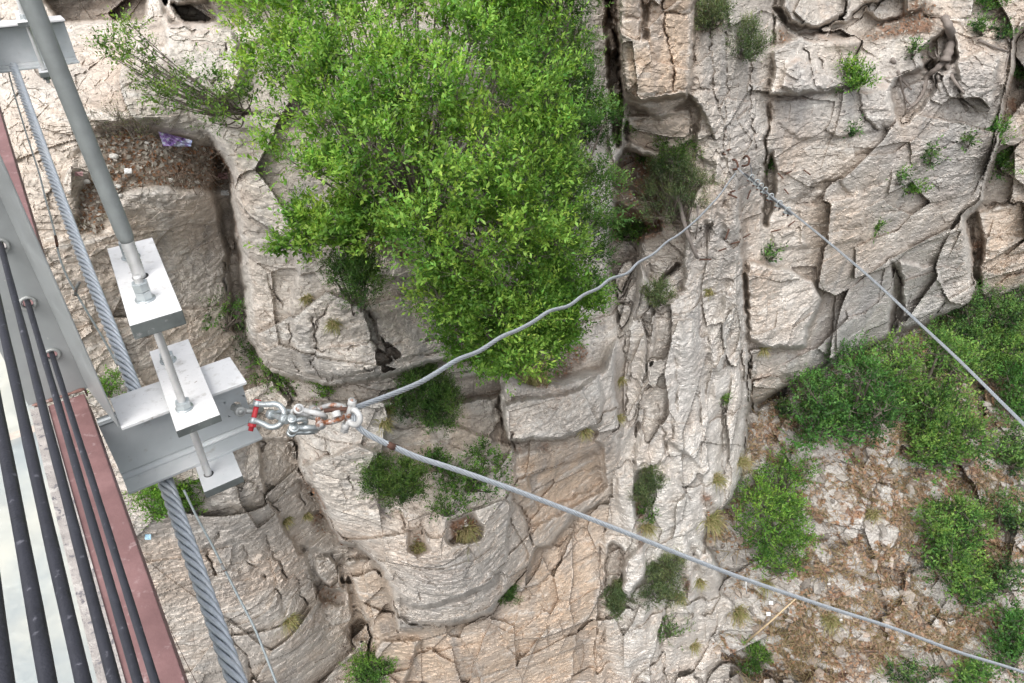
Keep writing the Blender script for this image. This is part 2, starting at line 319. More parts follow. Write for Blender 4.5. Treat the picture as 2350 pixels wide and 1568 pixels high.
# --- joint blocks (cellular, flattened along a tilted bedding) ---
def bed(P, tx=.10, ty=-.05):
    Q = P.copy(); Q[..., 2] = P[..., 2]+tx*P[..., 0]+ty*P[..., 1]; return Q
Q = bed(P); W = np.stack([fbm(P*.7, 3, 21), fbm(P*.7, 3, 22), fbm(P*.7, 3, 23)], -1)
Q = Q+W*.15
smoothness = smooth(-.50, .22, fbm(P*.33, 3, 31))             # 1 = massive smooth rock
smoothness = np.maximum(smoothness, (lab == 5)*.8)
f1, f2, r, of = cells(Q*np.array([.62, .62, 1.05]), 40)
tilt = (r[1]-.5)*of[..., 0]+(r[2]-.5)*of[..., 2]
calm = 1-.75*np.exp(-(((X-190)/62)**2+((Y-255)/75)**2)); blockA = ((r[0]-.5)*.46+tilt*.62)*calm; crackA = np.exp(-((f2-f1)/.055)**2)
f1b, f2b, rb, ofb = cells(Q*np.array([1.7, 1.7, 3.4])+7, 60)
tiltb = (rb[1]-.5)*ofb[..., 0]+(rb[2]-.5)*ofb[..., 2]
blockB = (rb[0]-.5)*.13+tiltb*.22; crackB = np.exp(-((f2b-f1b)/.06)**2)
# --- bedding planes ---
zb = Q[..., 2]
def strata(zb, th, seed, P):
    v = zb/th; k = np.floor(v); fr_ = v-k
    a = hsh(k, k*0+np.floor(P[..., 0]*.35+hsh(k, k*0, k*0, 3)*9), np.floor(P[..., 1]*.2), seed)-.5
    edge = np.exp(-(np.minimum(fr_, 1-fr_)/.09)**2)
    return a, edge
s1, e1 = strata(zb+.05*fbm(P*2.2, 3, 71), .34, 5, P)
s2, e2 = strata(zb+.02*fbm(P*5, 3, 72), .11, 6, P)
rough = 1-.75*smoothness
n_lo = fbm(P*.8, 4, 81); n_mid = fbm(P*3.1, 4, 82, .55); 
Pv = P*np.array([1, 1, .25]); flute = fbm(Pv*2.6, 4, 91, .55)
whitef = (lab == 6)
dd = blockA*(.55+.45*rough)+blockB*rough*(.8+.4*isG)+.03*crackA*rough+.008*crackB*rough
f1c, f2c, rc_, ofc = cells(Q*np.array([4.2, 4.2, 7.5])+11, 64)
blockC = (rc_[0]-.5)*.045+((rc_[1]-.5)*ofc[..., 0]+(rc_[2]-.5)*ofc[..., 2])*.07+.012*np.exp(-((f2c-f1c)/.07)**2)
dd += (s1*.06+e1*.010)*rough+(s2*.018+e2*.006)*(.3+.7*rough)+blockC*(.35+.65*rough)
dd += n_lo*.13+n_mid*.020
Pf = P*np.array([1.5, 1.5, .7])+W*.5
ridge = 1-np.abs(fbm(Pf, 4, 93, .55))*2; knob = 1-np.abs(fbm(P*np.array([4, 4, 2.2]), 4, 96, .6))*2
gv1, gv2, gr_, go = cells((bed(P, .12, 0)+W*.12)*np.array([1.5, 1.5, .42])+21, 210)
vfac = (gr_[0]-.5)*.34+((gr_[1]-.5)*go[..., 0]*1.0+(gr_[2]-.5)*go[..., 2])*.55
hv1, hv2, hr_, ho = cells((P+W*.1)*np.array([.42, .42, .36])+31, 220)
bigf = (hr_[0]-.5)*.30+((hr_[1]-.5)*ho[..., 0]+(hr_[2]-.5)*ho[..., 2])*1.1
dd = dd*.72+bigf*calm*(lab != 6)
dd = np.where(lab == 5, dd*.55+vfac*.7, dd)
dd = np.where(whitef, dd*.8+vfac+flute*.07-ridge*.05+.03-knob*.010, dd)
# slope: separate outcrops with soil between
big = smooth(-.22, .28, fbm(P*.42+9, 4, 130))
Qs = bed(P, .35, .25)+np.stack([fbm(P*1.6, 3, 24), fbm(P*1.6, 3, 25), fbm(P*1.6, 3, 26)], -1)*.33
def outcrop(sc, seed, th):
    a1, a2, rr, oo = cells(Qs*np.array(sc)+3, seed)
    prof = smooth(.0, .16, a2-a1)*(1-.35*a1)
    keep = smooth(th, th+.05, rr[0]+.45*(big-.5))
    return keep*prof*(.5+.7*rr[1]), (rr[2]-.5)*oo[..., 2]*keep, (rr[1]-.5)*oo[..., 0]*keep
o1, t1, t1b = outcrop([.8, .8, 1.7], 120, .54)
o2, t2, t2b = outcrop([2.1, 2.1, 3.6], 128, .56)
o3, t3, t3b = outcrop([5.2, 5.2, 7.5], 136, .60)
outc = np.maximum(o1, np.maximum(o2*.8, o3*.6))
slope_d = -(o1*.75+o2*.34+o3*.12) + n_mid*.09 + (t1+t1b)*.35+(t2+t2b)*.2 + (s2*.03+e2*.02)*3*(o1+o2)
near = np.clip(P[..., 1]/8.5, .7, 1.5)
soft = np.clip(1-soil*.7, .3, 1)
Yf = Yh+dd*soft*near*.9
f1d, f2d, rd_, ofd = cells(bed(P)*np.array([9., 9., 15])+5+fbm(P*6, 2, 98)[..., None]*.8, 68)
Yf += ((rd_[0]-.5)*.022+((rd_[1]-.5)*ofd[..., 0]+(rd_[2]-.5)*ofd[..., 2])*.05)*(.35+.65*rough)*near+.018*fbm(P*14, 2, 95, .6)
P = pos(Yf)
# normals by finite differences
gx = np.gradient(P, axis=1); gy = np.gradient(P, axis=0)
N = np.cross(gy, gx); N /= np.linalg.norm(N, axis=-1, keepdims=True)+1e-9
N = np.where((N[..., 1:2] > 0) & (np.abs(N[..., 2:3]) < .6), -N, N); N = np.where(N[..., 2:3] < -.6, -N, N) if False else N
flip = (N*(P-np.array([0, 0, CAMZ]))).sum(-1) > 0
N[flip] *= -1
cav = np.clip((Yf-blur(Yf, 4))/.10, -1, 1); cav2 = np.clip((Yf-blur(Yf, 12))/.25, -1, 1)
up = N[..., 2]
# ---- colour ----
def mixc(c, t, m): return c*(1-m[..., None])+np.array(t, np.float32)*m[..., None]
nA = fbm(P*.9+5, 4, 140); nB = fbm(P*2.6+3, 4, 141); nC = fbm(P*np.array([3, 3, .6]), 4, 142); nD = fbm(P*11, 3, 143); nS = fbm(bed(P)*np.array([1.2, 1.2, 14]), 3, 144)
Cc = np.zeros(P.shape, np.float32)+np.array([.600, .545, .485], np.float32)
Cc = mixc(Cc, (.680, .635, .580), smooth(0, .5, nB)*.8)
Cc = mixc(Cc, (.500, .462, .420), smooth(.0, .5, -nA)*.6)
Cc = mixc(Cc, (.60, .49, .40), smooth(.0, .4, nA)*.6)
Cc = mixc(Cc, (.60, .46, .34), np.clip(orng*(1.35+nB), 0, 1)*.85)
Cc = mixc(Cc, (.53, .38, .26), np.clip(orng*smooth(.1, .5, nC), 0, 1)*.6)
Cc = mixc(Cc, (.400, .392, .385), np.clip(grey*(1.05+nA*1.2), 0, 1)*.85)
Cc = mixc(Cc, (.715, .690, .650), np.clip(white*(1+nB), 0, 1)*.7)
stain = smooth(.12, .5, nC+.3*nA)*smooth(.6, .1, white)
Cc = mixc(Cc, (.33, .325, .32), stain*.38)
streak = smooth(.15, .5, fbm(P*np.array([5.5, 5.5, .45])+3, 4, 145))*smooth(.0, .35, fbm(P*.5+31, 3, 146))*(np.abs(up) < .6)
Cc = mixc(Cc, (.27, .265, .26), streak*.55)
blot = smooth(.22, .45, fbm(P*7, 4, 147))*smooth(.05, .4, fbm(P*.8+17, 3, 148)); Cc = mixc(Cc, (.30, .29, .275), blot*.4)
Cc = mixc(Cc, (.72, .70, .66), smooth(.22, .6, nS+.3*nD)*.45)
Cc = mixc(Cc, (.30, .26, .22), smooth(.2, .6, -nS+.2*nD)*.35)
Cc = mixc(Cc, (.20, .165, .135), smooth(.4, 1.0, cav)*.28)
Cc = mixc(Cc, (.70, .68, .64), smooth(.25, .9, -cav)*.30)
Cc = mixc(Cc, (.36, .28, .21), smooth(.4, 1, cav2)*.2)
fb = fbm(P*25, 2, 150)
dirt = np.array([.19, .12, .075], np.float32)
Cc = mixc(Cc, (.47, .45, .425), isG*.75); soilN = fbm(P*3.3+8, 4, 151); fb_ = fbm(P*22, 2, 152)
ledge = smooth(.72, .95, up+.25*soilN)*.8*(lab != 5)
sm = np.clip(np.maximum(smooth(.30, .95, soil+.45*soilN)*.92, ledge*.40), 0, 1)
Cc = Cc; sg = isG*(1-smooth(.16, .42, outc+.3*nD+.15*fb_))*(1-.0*big)
sm = np.maximum(sm, sg*(.93))
litter = smooth(-.05, .35, soilN+.5*fb)
soilc = np.where(litter[..., None] > .5, np.array([.24, .135, .085]), np.array([.235, .185, .145]))
soilc = soilc*(1+.45*fb[..., None]); soilc = soilc*(1-.25*smooth(0, .5, nD))[..., None]
gr = smooth(.05, .4, fbm(P*1.1+4, 3, 160))*isG
soilc = soilc*(1-gr[..., None]*.35)+np.array([.15, .16, .06])*gr[..., None]*.35
soilc = np.where((lab == 0)[..., None], soilc*.55+np.array([.23, .20, .165])*.75, soilc); Cc = Cc*(1-sm[..., None])+soilc*sm[..., None]
Cc *= (1+.10*nD+.07*fb)[..., None]
Cc = np.clip(Cc, .02, .8)

# ---- meshes: one per named piece of the setting ----
def node_mat(name):
    m = bpy.data.materials.new(name); m.use_nodes = True
    nt = m.node_tree; nt.nodes.clear()
    o = nt.nodes.new('ShaderNodeOutputMaterial'); b = nt.nodes.new('ShaderNodeBsdfPrincipled')
    nt.links.new(b.outputs[0], o.inputs[0]); return m, nt, b
def rock_material():
    m, nt, b = node_mat('limestone'); N_ = nt.nodes; L = nt.links
    at = N_.new('ShaderNodeAttribute'); at.attribute_name = 'tint'
    tc = N_.new('ShaderNodeTexCoord')
    mp = N_.new('ShaderNodeMapping'); mp.inputs['Scale'].default_value = (1, 1, 3); mp.inputs['Rotation'].default_value = (0, .08, 0); L.new(tc.outputs['Object'], mp.inputs['Vector'])
    n1 = N_.new('ShaderNodeTexNoise'); n1.inputs['Scale'].default_value = 7; n1.inputs['Detail'].default_value = 8; n1.inputs['Roughness'].default_value = .7; L.new(mp.outputs[0], n1.inputs['Vector'])
    n2 = N_.new('ShaderNodeTexNoise'); n2.inputs['Scale'].default_value = 38; n2.inputs['Detail'].default_value = 6; n2.inputs['Roughness'].default_value = .65; L.new(tc.outputs['Object'], n2.inputs['Vector'])
    cr = N_.new('ShaderNodeMapRange'); cr.inputs[1].default_value = .3; cr.inputs[2].default_value = .7; cr.inputs[3].default_value = .78; cr.inputs[4].default_value = 1.2; L.new(n1.outputs['Fac'], cr.inputs[0])
    cr2 = N_.new('ShaderNodeMapRange'); cr2.inputs[1].default_value = .3; cr2.inputs[2].default_value = .7; cr2.inputs[3].default_value = .84; cr2.inputs[4].default_value = 1.14; L.new(n2.outputs['Fac'], cr2.inputs[0])
    mu = N_.new('ShaderNodeMath'); mu.operation = 'MULTIPLY'; L.new(cr.outputs[0], mu.inputs[0]); L.new(cr2.outputs[0], mu.inputs[1])
    mx = N_.new('ShaderNodeVectorMath'); mx.operation = 'SCALE'; L.new(at.outputs['Color'], mx.inputs[0]); L.new(mu.outputs[0], mx.inputs['Scale'])
    # thin bedding lines and hairline cracks
    mp3 = N_.new('ShaderNodeMapping'); mp3.inputs['Scale'].default_value = (1, 1, 7); mp3.inputs['Rotation'].default_value = (.03, .09, 0); L.new(tc.outputs['Object'], mp3.inputs['Vector'])
    n4 = N_.new('ShaderNodeTexNoise'); n4.inputs['Scale'].default_value = 2.6; n4.inputs['Detail'].default_value = 7; n4.inputs['Roughness'].default_value = .62; L.new(mp3.outputs[0], n4.inputs['Vector'])
    def band(src, c0, wdt):
        s1_ = N_.new('ShaderNodeMath'); s1_.operation = 'SUBTRACT'; L.new(src, s1_.inputs[0]); s1_.inputs[1].default_value = c0
        s2_ = N_.new('ShaderNodeMath'); s2_.operation = 'ABSOLUTE'; L.new(s1_.outputs[0], s2_.inputs[0])
        s3_ = N_.new('ShaderNodeMapRange'); s3_.inputs[1].default_value = 0; s3_.inputs[2].default_value = wdt; s3_.inputs[3].default_value = 0; s3_.inputs[4].default_value = 1; L.new(s2_.outputs[0], s3_.inputs[0]); return s3_.outputs[0]
    def mul(a_, b_, op='MULTIPLY'):
        q = N_.new('ShaderNodeMath'); q.operation = op
        for i_, v_ in enumerate((a_, b_)):
            if isinstance(v_, (int, float)): q.inputs[i_].default_value = v_
            else: L.new(v_, q.inputs[i_])
        return q.outputs[0]
    lines = mul(band(n4.outputs['Fac'], .50, .012), mul(band(n4.outputs['Fac'], .43, .009), band(n4.outputs['Fac'], .57, .008)))
    n5 = N_.new('ShaderNodeTexNoise'); n5.inputs['Scale'].default_value = 1.7; n5.inputs['Detail'].default_value = 3; L.new(tc.outputs['Object'], n5.inputs['Vector'])
    mk = N_.new('ShaderNodeMapRange'); mk.inputs[1].default_value = .46; mk.inputs[2].default_value = .60; L.new(n5.outputs['Fac'], mk.inputs[0])
    ln_ = mul(lines, mul(mk.outputs[0], .85), 'MAXIMUM')
    lc = N_.new('ShaderNodeMapRange'); lc.inputs[3].default_value = .72; lc.inputs[4].default_value = 1.0; L.new(ln_, lc.inputs[0])
    mxs = N_.new('ShaderNodeVectorMath'); mxs.operation = 'SCALE'; L.new(mx.outputs[0], mxs.inputs[0]); L.new(lc.outputs[0], mxs.inputs['Scale']); mx = mxs
    b3 = N_.new('ShaderNodeBump'); b3.inputs['Strength'].default_value = .5; b3.inputs['Distance'].default_value = .02; L.new(ln_, b3.inputs['Height'])
    L.new(mx.outputs[0], b.inputs['Base Color']); b.inputs['Roughness'].default_value = .9; b.inputs['Specular IOR Level'].default_value = .2
    b1 = N_.new('ShaderNodeBump'); b1.inputs['Strength'].default_value = .38; b1.inputs['Distance'].default_value = .04; n6 = N_.new('ShaderNodeTexNoise'); n6.inputs['Scale'].default_value = .9; n6.inputs['Detail'].default_value = 4; L.new(tc.outputs['Object'], n6.inputs['Vector']); m6 = N_.new('ShaderNodeMapRange'); m6.inputs[1].default_value = .4; m6.inputs[2].default_value = .62; m6.inputs[3].default_value = .05; m6.inputs[4].default_value = .5; L.new(n6.outputs['Fac'], m6.inputs[0]); L.new(m6.outputs[0], b1.inputs['Strength']); L.new(n1.outputs['Fac'], b1.inputs['Height']); L.new(b3.outputs[0], b1.inputs['Normal'])
    b2 = N_.new('ShaderNodeBump'); b2.inputs['Strength'].default_value = .35; b2.inputs['Distance'].default_value = .02; L.new(n2.outputs['Fac'], b2.inputs['Height']); L.new(b1.outputs[0], b2.inputs['Normal'])
    L.new(b2.outputs[0], b.inputs['Normal'])
    return m
ROCK = rock_material()
def grid_object(name, facemask, PP, CC):
    ny, nx = X.shape
    idx = np.arange(ny*nx).reshape(ny, nx)
    q = np.stack([idx[:-1, :-1], idx[1:, :-1], idx[1:, 1:], idx[:-1, 1:]], -1)[facemask]
    used = np.unique(q); remap = np.zeros(ny*nx, np.int64); remap[used] = np.arange(len(used)); q = remap[q]
    me = bpy.data.meshes.new(name); n = len(q)
    me.vertices.add(len(used)); me.vertices.foreach_set('co', PP.reshape(-1, 3)[used].astype(np.float32).ravel())
    me.loops.add(n*4); me.loops.foreach_set('vertex_index', q.astype(np.int32).ravel())
    me.polygons.add(n); me.polygons.foreach_set('loop_start', np.arange(0, n*4, 4, dtype=np.int32)); me.polygons.foreach_set('loop_total', np.full(n, 4, np.int32))
    me.polygons.foreach_set('use_smooth', np.zeros(n, bool))
    me.update(calc_edges=True)
    a = me.attributes.new('tint', 'FLOAT_COLOR', 'POINT')
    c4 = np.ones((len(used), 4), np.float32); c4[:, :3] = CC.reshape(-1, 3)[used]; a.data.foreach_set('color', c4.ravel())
    me.materials.append(ROCK)
    o = bpy.data.objects.new(name, me); col.objects.link(o); o['kind'] = 'structure'
    return o
fl = lab[:-1, :-1]
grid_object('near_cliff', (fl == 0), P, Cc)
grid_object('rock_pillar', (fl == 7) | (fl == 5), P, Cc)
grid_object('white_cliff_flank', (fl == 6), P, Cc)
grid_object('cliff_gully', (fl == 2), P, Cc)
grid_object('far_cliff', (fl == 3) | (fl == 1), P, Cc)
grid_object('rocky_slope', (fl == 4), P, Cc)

def terr(px, py):
    """surface point under a photo coordinate"""
    i = int(np.clip(np.searchsorted(ys, py), 0, len(ys)-1)); j = int(np.clip(np.searchsorted(xs, px), 0, len(xs)-1))
    return P[i, j].astype(float)
def terrd(px, py):
    p = terr(px, py); return float(p[1]*F/yc(py))
def terrn(px, py):
    i = int(np.clip(np.searchsorted(ys, py), 0, len(ys)-1)); j = int(np.clip(np.searchsorted(xs, px), 0, len(xs)-1))
    return N[max(i-3,0):i+4, max(j-3,0):j+4].mean((0, 1))
# =====================================================================================
# helpers for things and parts
# =====================================================================================
def tag(o, label=None, cat=None, group=None, kind=None):
    if label: o['label'] = label
    if cat: o['category'] = cat
    if group: o['group'] = group
    if kind: o['kind'] = kind
    return o
def empty(name, loc, label=None, cat=None, group=None):
    o = bpy.data.objects.new(name, None); col.objects.link(o); o.location = tuple(loc); o.empty_display_size = .05
    return tag(o, label, cat, group)
class MB:
    def __init__(s): s.v = []; s.f = []; s.sm = []
    def add(s, vs, fs, smooth=True):
        o = len(s.v); s.v.extend([tuple(map(float, v)) for v in vs]); s.f.extend([tuple(i+o for i in f) for f in fs]); s.sm.extend([smooth]*len(fs)); return s
    def prism(s, poly, A, B, e):
        """poly: (u,v) list in plane basis A,B anchored at e[0], extruded to e[1] (3D offset vectors)"""
        n = len(poly); base = [np.array(e[0])+A*u+B*v for u, v in poly]; top = [p+np.array(e[1]) for p in base]
        s.add(base+top, [tuple(range(n))[::-1], tuple(range(n, 2*n))]+[(i, (i+1) % n, n+(i+1) % n, n+i) for i in range(n)], False); return s
    def tube(s, pts, r, n=8, cap=True):
        pts = [np.array(p, float) for p in pts]; m = len(pts); R = r if hasattr(r, '__len__') else [r]*m
        T = [pts[min(i+1, m-1)]-pts[max(i-1, 0)] for i in range(m)]; T = [t/(np.linalg.norm(t)+1e-12) for t in T]
        u = np.cross(T[0], [0, 0, 1.]);
        if np.linalg.norm(u) < 1e-3: u = np.cross(T[0], [1., 0, 0])
        u /= np.linalg.norm(u); vs = []
        for i in range(m):
            u = u-T[i]*np.dot(u, T[i]); u /= np.linalg.norm(u)+1e-12; w_ = np.cross(T[i], u)
            for k in range(n):
                a = 2*math.pi*k/n; vs.append(pts[i]+R[i]*(u*math.cos(a)+w_*math.sin(a)))
        fs = [(i*n+k, i*n+(k+1) % n, (i+1)*n+(k+1) % n, (i+1)*n+k) for i in range(m-1) for k in range(n)]
        if cap: fs += [tuple(range(n))[::-1], tuple(range((m-1)*n, m*n))]
        s.add(vs, fs, True); return s
    def build(s, name, mat, parent=None, bevel=0, auto=True):
        me = bpy.data.meshes.new(name); off = np.array(parent_world(parent)) if parent is not None else np.zeros(3)
        c = np.array(s.v, float)
        loc = np.zeros(3)
        if parent is None: loc = np.array([(c[:, 0].min()+c[:, 0].max())/2, (c[:, 1].min()+c[:, 1].max())/2, c[:, 2].min()]); off = loc
        me.from_pydata([tuple(v) for v in c-off], [], s.f); me.polygons.foreach_set('use_smooth', s.sm); me.update()
        me.materials.append(mat); o = bpy.data.objects.new(name, me); col.objects.link(o)
        if parent is None: o.location = tuple(loc)
        else: o.parent = parent
        if bevel:
            b = o.modifiers.new('bevel', 'BEVEL'); b.width = bevel; b.segments = 2; b.limit_method = 'ANGLE'; b.angle_limit = math.radians(40)
        return o
def parent_world(p):
    v = np.zeros(3)
    while p is not None: v += np.array(p.location); p = p.parent
    return v
def fbox(s0, s1, t0, t1, h0, h1):
    """box in bridge coordinates; h0 = upper face depth below eye"""
    m = MB(); P8 = [fr(s, t, h) for h in (h1, h0) for s, t in ((s0, t0), (s0, t1), (s1, t1), (s1, t0))]
    m.add(P8, [(3, 2, 1, 0), (4, 5, 6, 7), (0, 1, 5, 4), (1, 2, 6, 5), (2, 3, 7, 6), (3, 0, 4, 7)], False); return m
def catmull(pts, n=8):
    pts = [np.array(p, float) for p in pts]; P_ = [2*pts[0]-pts[1]]+pts+[2*pts[-1]-pts[-2]]; out = []
    for i in range(1, len(P_)-2):
        a, b, c, d = P_[i-1:i+3]
        for k in range(n):
            t = k/n; out.append(.5*((2*b)+(-a+c)*t+(2*a-5*b+4*c-d)*t*t+(-a+3*b-3*c+d)*t**3))
    out.append(P_[-2]); return out
def resample(pts, step):
    pts = np.array(pts); L = np.concatenate([[0], np.cumsum(np.linalg.norm(np.diff(pts, axis=0), axis=1))])
    n = max(2, int(L[-1]/step)); q = np.linspace(0, L[-1], n+1)
    return np.stack([np.interp(q, L, pts[:, k]) for k in range(3)], -1), q
def strand_rope(pts, R, lay, ns=6, seg=None, n=6, hand=1):
    """twisted wire rope: ns outer strands wound round the line, plus a core"""
    step = seg or lay/14
    C, q = resample(pts, step); m = len(C)
    T = np.gradient(C, axis=0); T /= np.linalg.norm(T, axis=1)[:, None]
    u = np.cross(T[0], [0, 0, 1.]); u /= np.linalg.norm(u); U = []
    for i in range(m):
        u = u-T[i]*np.dot(u, T[i]); u /= np.linalg.norm(u); U.append(u.copy())
    U = np.array(U); Wv = np.cross(T, U)
    rs = R*math.sin(math.pi/ns)/(1+math.sin(math.pi/ns)); rc = R-rs; mb = MB()
    for k in range(ns):
        a = 2*math.pi*(k/ns+hand*q/lay)
        line = C+rc*(np.cos(a)[:, None]*U+np.sin(a)[:, None]*Wv)
        mb.tube(line, rs*.86, n)
    mb.tube(C, rc*.5, 6); return mb

# ---------- materials ----------
def paint_mat(name, c, rough=.5, metal=0.0, var=.12, scale=8, bump=.0, spots=None, spec=.5):
    m, nt, b = node_mat(name); N_ = nt.nodes; L = nt.links
    tc = N_.new('ShaderNodeTexCoord'); n1 = N_.new('ShaderNodeTexNoise'); n1.inputs['Scale'].default_value = scale; n1.inputs['Detail'].default_value = 8; n1.inputs['Roughness'].default_value = .65
    L.new(tc.outputs['Object'], n1.inputs['Vector'])
    mr = N_.new('ShaderNodeMapRange'); mr.inputs[1].default_value = .3; mr.inputs[2].default_value = .7; mr.inputs[3].default_value = 1-var; mr.inputs[4].default_value = 1+var; L.new(n1.outputs['Fac'], mr.inputs[0])
    vm = N_.new('ShaderNodeVectorMath'); vm.operation = 'SCALE'; vm.inputs[0].default_value = c; L.new(mr.outputs[0], vm.inputs['Scale'])
    last = vm.outputs[0]
    for (sc, lo, hi, colr) in (spots or []):
        n2 = N_.new('ShaderNodeTexNoise'); n2.inputs['Scale'].default_value = sc; n2.inputs['Detail'].default_value = 5; n2.inputs['Roughness'].default_value = .6; L.new(tc.outputs['Object'], n2.inputs['Vector'])
        r2 = N_.new('ShaderNodeMapRange'); r2.inputs[1].default_value = lo; r2.inputs[2].default_value = hi; L.new(n2.outputs['Fac'], r2.inputs[0])
        mx = N_.new('ShaderNodeMix'); mx.data_type = 'RGBA'; L.new(r2.outputs[0], mx.inputs[0]); L.new(last, mx.inputs[6]); mx.inputs[7].default_value = (*colr, 1); last = mx.outputs[2]
    L.new(last, b.inputs['Base Color']); b.inputs['Metallic'].default_value = metal
    rr = N_.new('ShaderNodeMapRange'); rr.inputs[1].default_value = .3; rr.inputs[2].default_value = .7; rr.inputs[3].default_value = max(rough-.12, .05); rr.inputs[4].default_value = min(rough+.12, 1); L.new(n1.outputs['Fac'], rr.inputs[0]); L.new(rr.outputs[0], b.inputs['Roughness'])
    b.inputs['Specular IOR Level'].default_value = spec
    if bump:
        n3 = N_.new('ShaderNodeTexNoise'); n3.inputs['Scale'].default_value = scale*9; n3.inputs['Detail'].default_value = 3; L.new(tc.outputs['Object'], n3.inputs['Vector'])
        bp = N_.new('ShaderNodeBump'); bp.inputs['Strength'].default_value = bump; bp.inputs['Distance'].default_value = .003; L.new(n3.outputs['Fac'], bp.inputs['Height']); L.new(bp.outputs[0], b.inputs['Normal'])
    return m
M_PLATE = paint_mat('silver_painted_plate', (.80, .79, .78), .45, .05, .10, 9, .15, [(34, .56, .74, (.56, .54, .51)), (9, .60, .70, (.60, .585, .56)), (70, .69, .73, (.34, .28, .24))])
M_BEAM = paint_mat('silver_painted_beam', (.50, .53, .54), .45, .10, .08, 5, .12, [(18, .62, .74, (.38, .38, .37)), (3, .48, .72, (.66, .66, .67)), (60, .69, .74, (.25, .22, .19))])
M_FLANGE = paint_mat('silver_flange_sky_lit', (.76, .76, .76), .45, .05, .10, 7, .15, [(30, .55, .72, (.58, .57, .55)), (70, .68, .73, (.36, .31, .27))])  # beam silver made paler for top flanges: sky brightness put into the colour
M_POST = paint_mat('grey_green_painted_steel', (.31, .325, .325), .40, .15, .12, 4, .08, [(40, .70, .74, (.55, .54, .52)), (2.5, .5, .75, (.31, .325, .325))])
M_PIPE = paint_mat('weathered_galvanised_pipe', (.27, .29, .285), .55, .15, .14, 14, .15, [(22, .60, .75, (.31, .33, .33)), (60, .7, .76, (.45, .46, .45))])
M_THREAD = paint_mat('galvanised_thread', (.62, .62, .61), .40, .25, .12, 20, .1)
M_GALV = paint_mat('galvanised_steel', (.46, .50, .51), .36, .55, .14, 30, .1, [(45, .62, .72, (.64, .64, .62))])
M_DULL = paint_mat('dull_galvanised_steel', (.36, .37, .36), .5, .4, .15, 30, .15, [(50, .60, .70, (.50, .50, .48))])
M_WORN = paint_mat('rust_stained_galvanised_steel', (.43, .43, .42), .5, .35, .15, 25, .2, [(28, .50, .60, (.26, .10, .045)), (60, .60, .68, (.55, .55, .53))])
M_RUST = paint_mat('brown_rust', (.10, .05, .035), .85, .1, .3, 30, .4, [(20, .55, .7, (.20, .085, .04))])
M_WHITED = paint_mat('whitened_steel', (.52, .52, .51), .45, .1, .10, 30, .1, [(30, .62, .72, (.42, .41, .40))])
M_RED = paint_mat('red_paint', (.50, .035, .045), .5, 0, .12, 40, .1, [(60, .66, .74, (.75, .30, .28))])
M_ROPE = paint_mat('wire_rope_steel', (.46, .50, .55), .38, .30, .16, 40, .3, [(9, .55, .75, (.56, .58, .60))])
M_CABLE = paint_mat('cable_steel', (.40, .43, .46), .42, .25, .14, 60, .3)
M_CABLED = paint_mat('dark_cable_steel', (.16, .17, .185), .45, .45, .2, 30, .3)
M_RUBBER = paint_mat('black_rubber_sleeve', (.026, .027, .036), .55, 0, .3, 30, .35, [(60, .63, .70, (.11, .11, .13)), (14, .60, .78, (.055, .058, .075))], .4)
M_EDGE = paint_mat('oxblood_painted_edge_beam', (.185, .098, .095), .55, .0, .16, 9, .35, [(34, .60, .74, (.33, .24, .235)), (80, .71, .74, (.07, .03, .03)), (5, .5, .8, (.29, .165, .16))])
M_MORTAR = paint_mat('rough_sealant', (.36, .33, .31), .9, 0, .25, 22, 1.0, [(50, .56, .62, (.17, .16, .17)), (24, .55, .65, (.50, .47, .44))])
M_HOLE = paint_mat('dark_bore', (.03, .03, .03), .9)
M_SIDE = paint_mat('dark_plate_edge', (.14, .155, .15), .55, .1, .25, 12, .2, [(30, .6, .7, (.35, .35, .34))])  # upright sides of the clamp plates, darker than their flat faces
def glass_mat():
    m, nt, b = node_mat('deck_glass_sky_tint'); N_ = nt.nodes; L = nt.links
    tc = N_.new('ShaderNodeTexCoord'); n1 = N_.new('ShaderNodeTexNoise'); n1.inputs['Scale'].default_value = 3; n1.inputs['Detail'].default_value = 5; L.new(tc.outputs['Object'], n1.inputs['Vector'])
    cr = N_.new('ShaderNodeValToRGB'); e = cr.color_ramp.elements; e[0].position = .38; e[0].color = (.46, .50, .51, 1); e[1].position = .62; e[1].color = (.74, .72, .64, 1); L.new(n1.outputs['Fac'], cr.inputs[0])  # pale blue-grey and cream patches: sky reflection put into the glass colour
    L.new(cr.outputs[0], b.inputs['Base Color']); b.inputs['Roughness'].default_value = .12
    tr = N_.new('ShaderNodeBsdfTransparent'); tr.inputs[0].default_value = (.88, .93, .92, 1)
    mx = N_.new('ShaderNodeMixShader'); mx.inputs[0].default_value = .55
    o = [n for n in N_ if n.type == 'OUTPUT_MATERIAL'][0]
    L.new(tr.outputs[0], mx.inputs[1]); L.new(b.outputs[0], mx.inputs[2]); L.new(mx.outputs[0], o.inputs[0]); return m
M_GLASS = glass_mat()

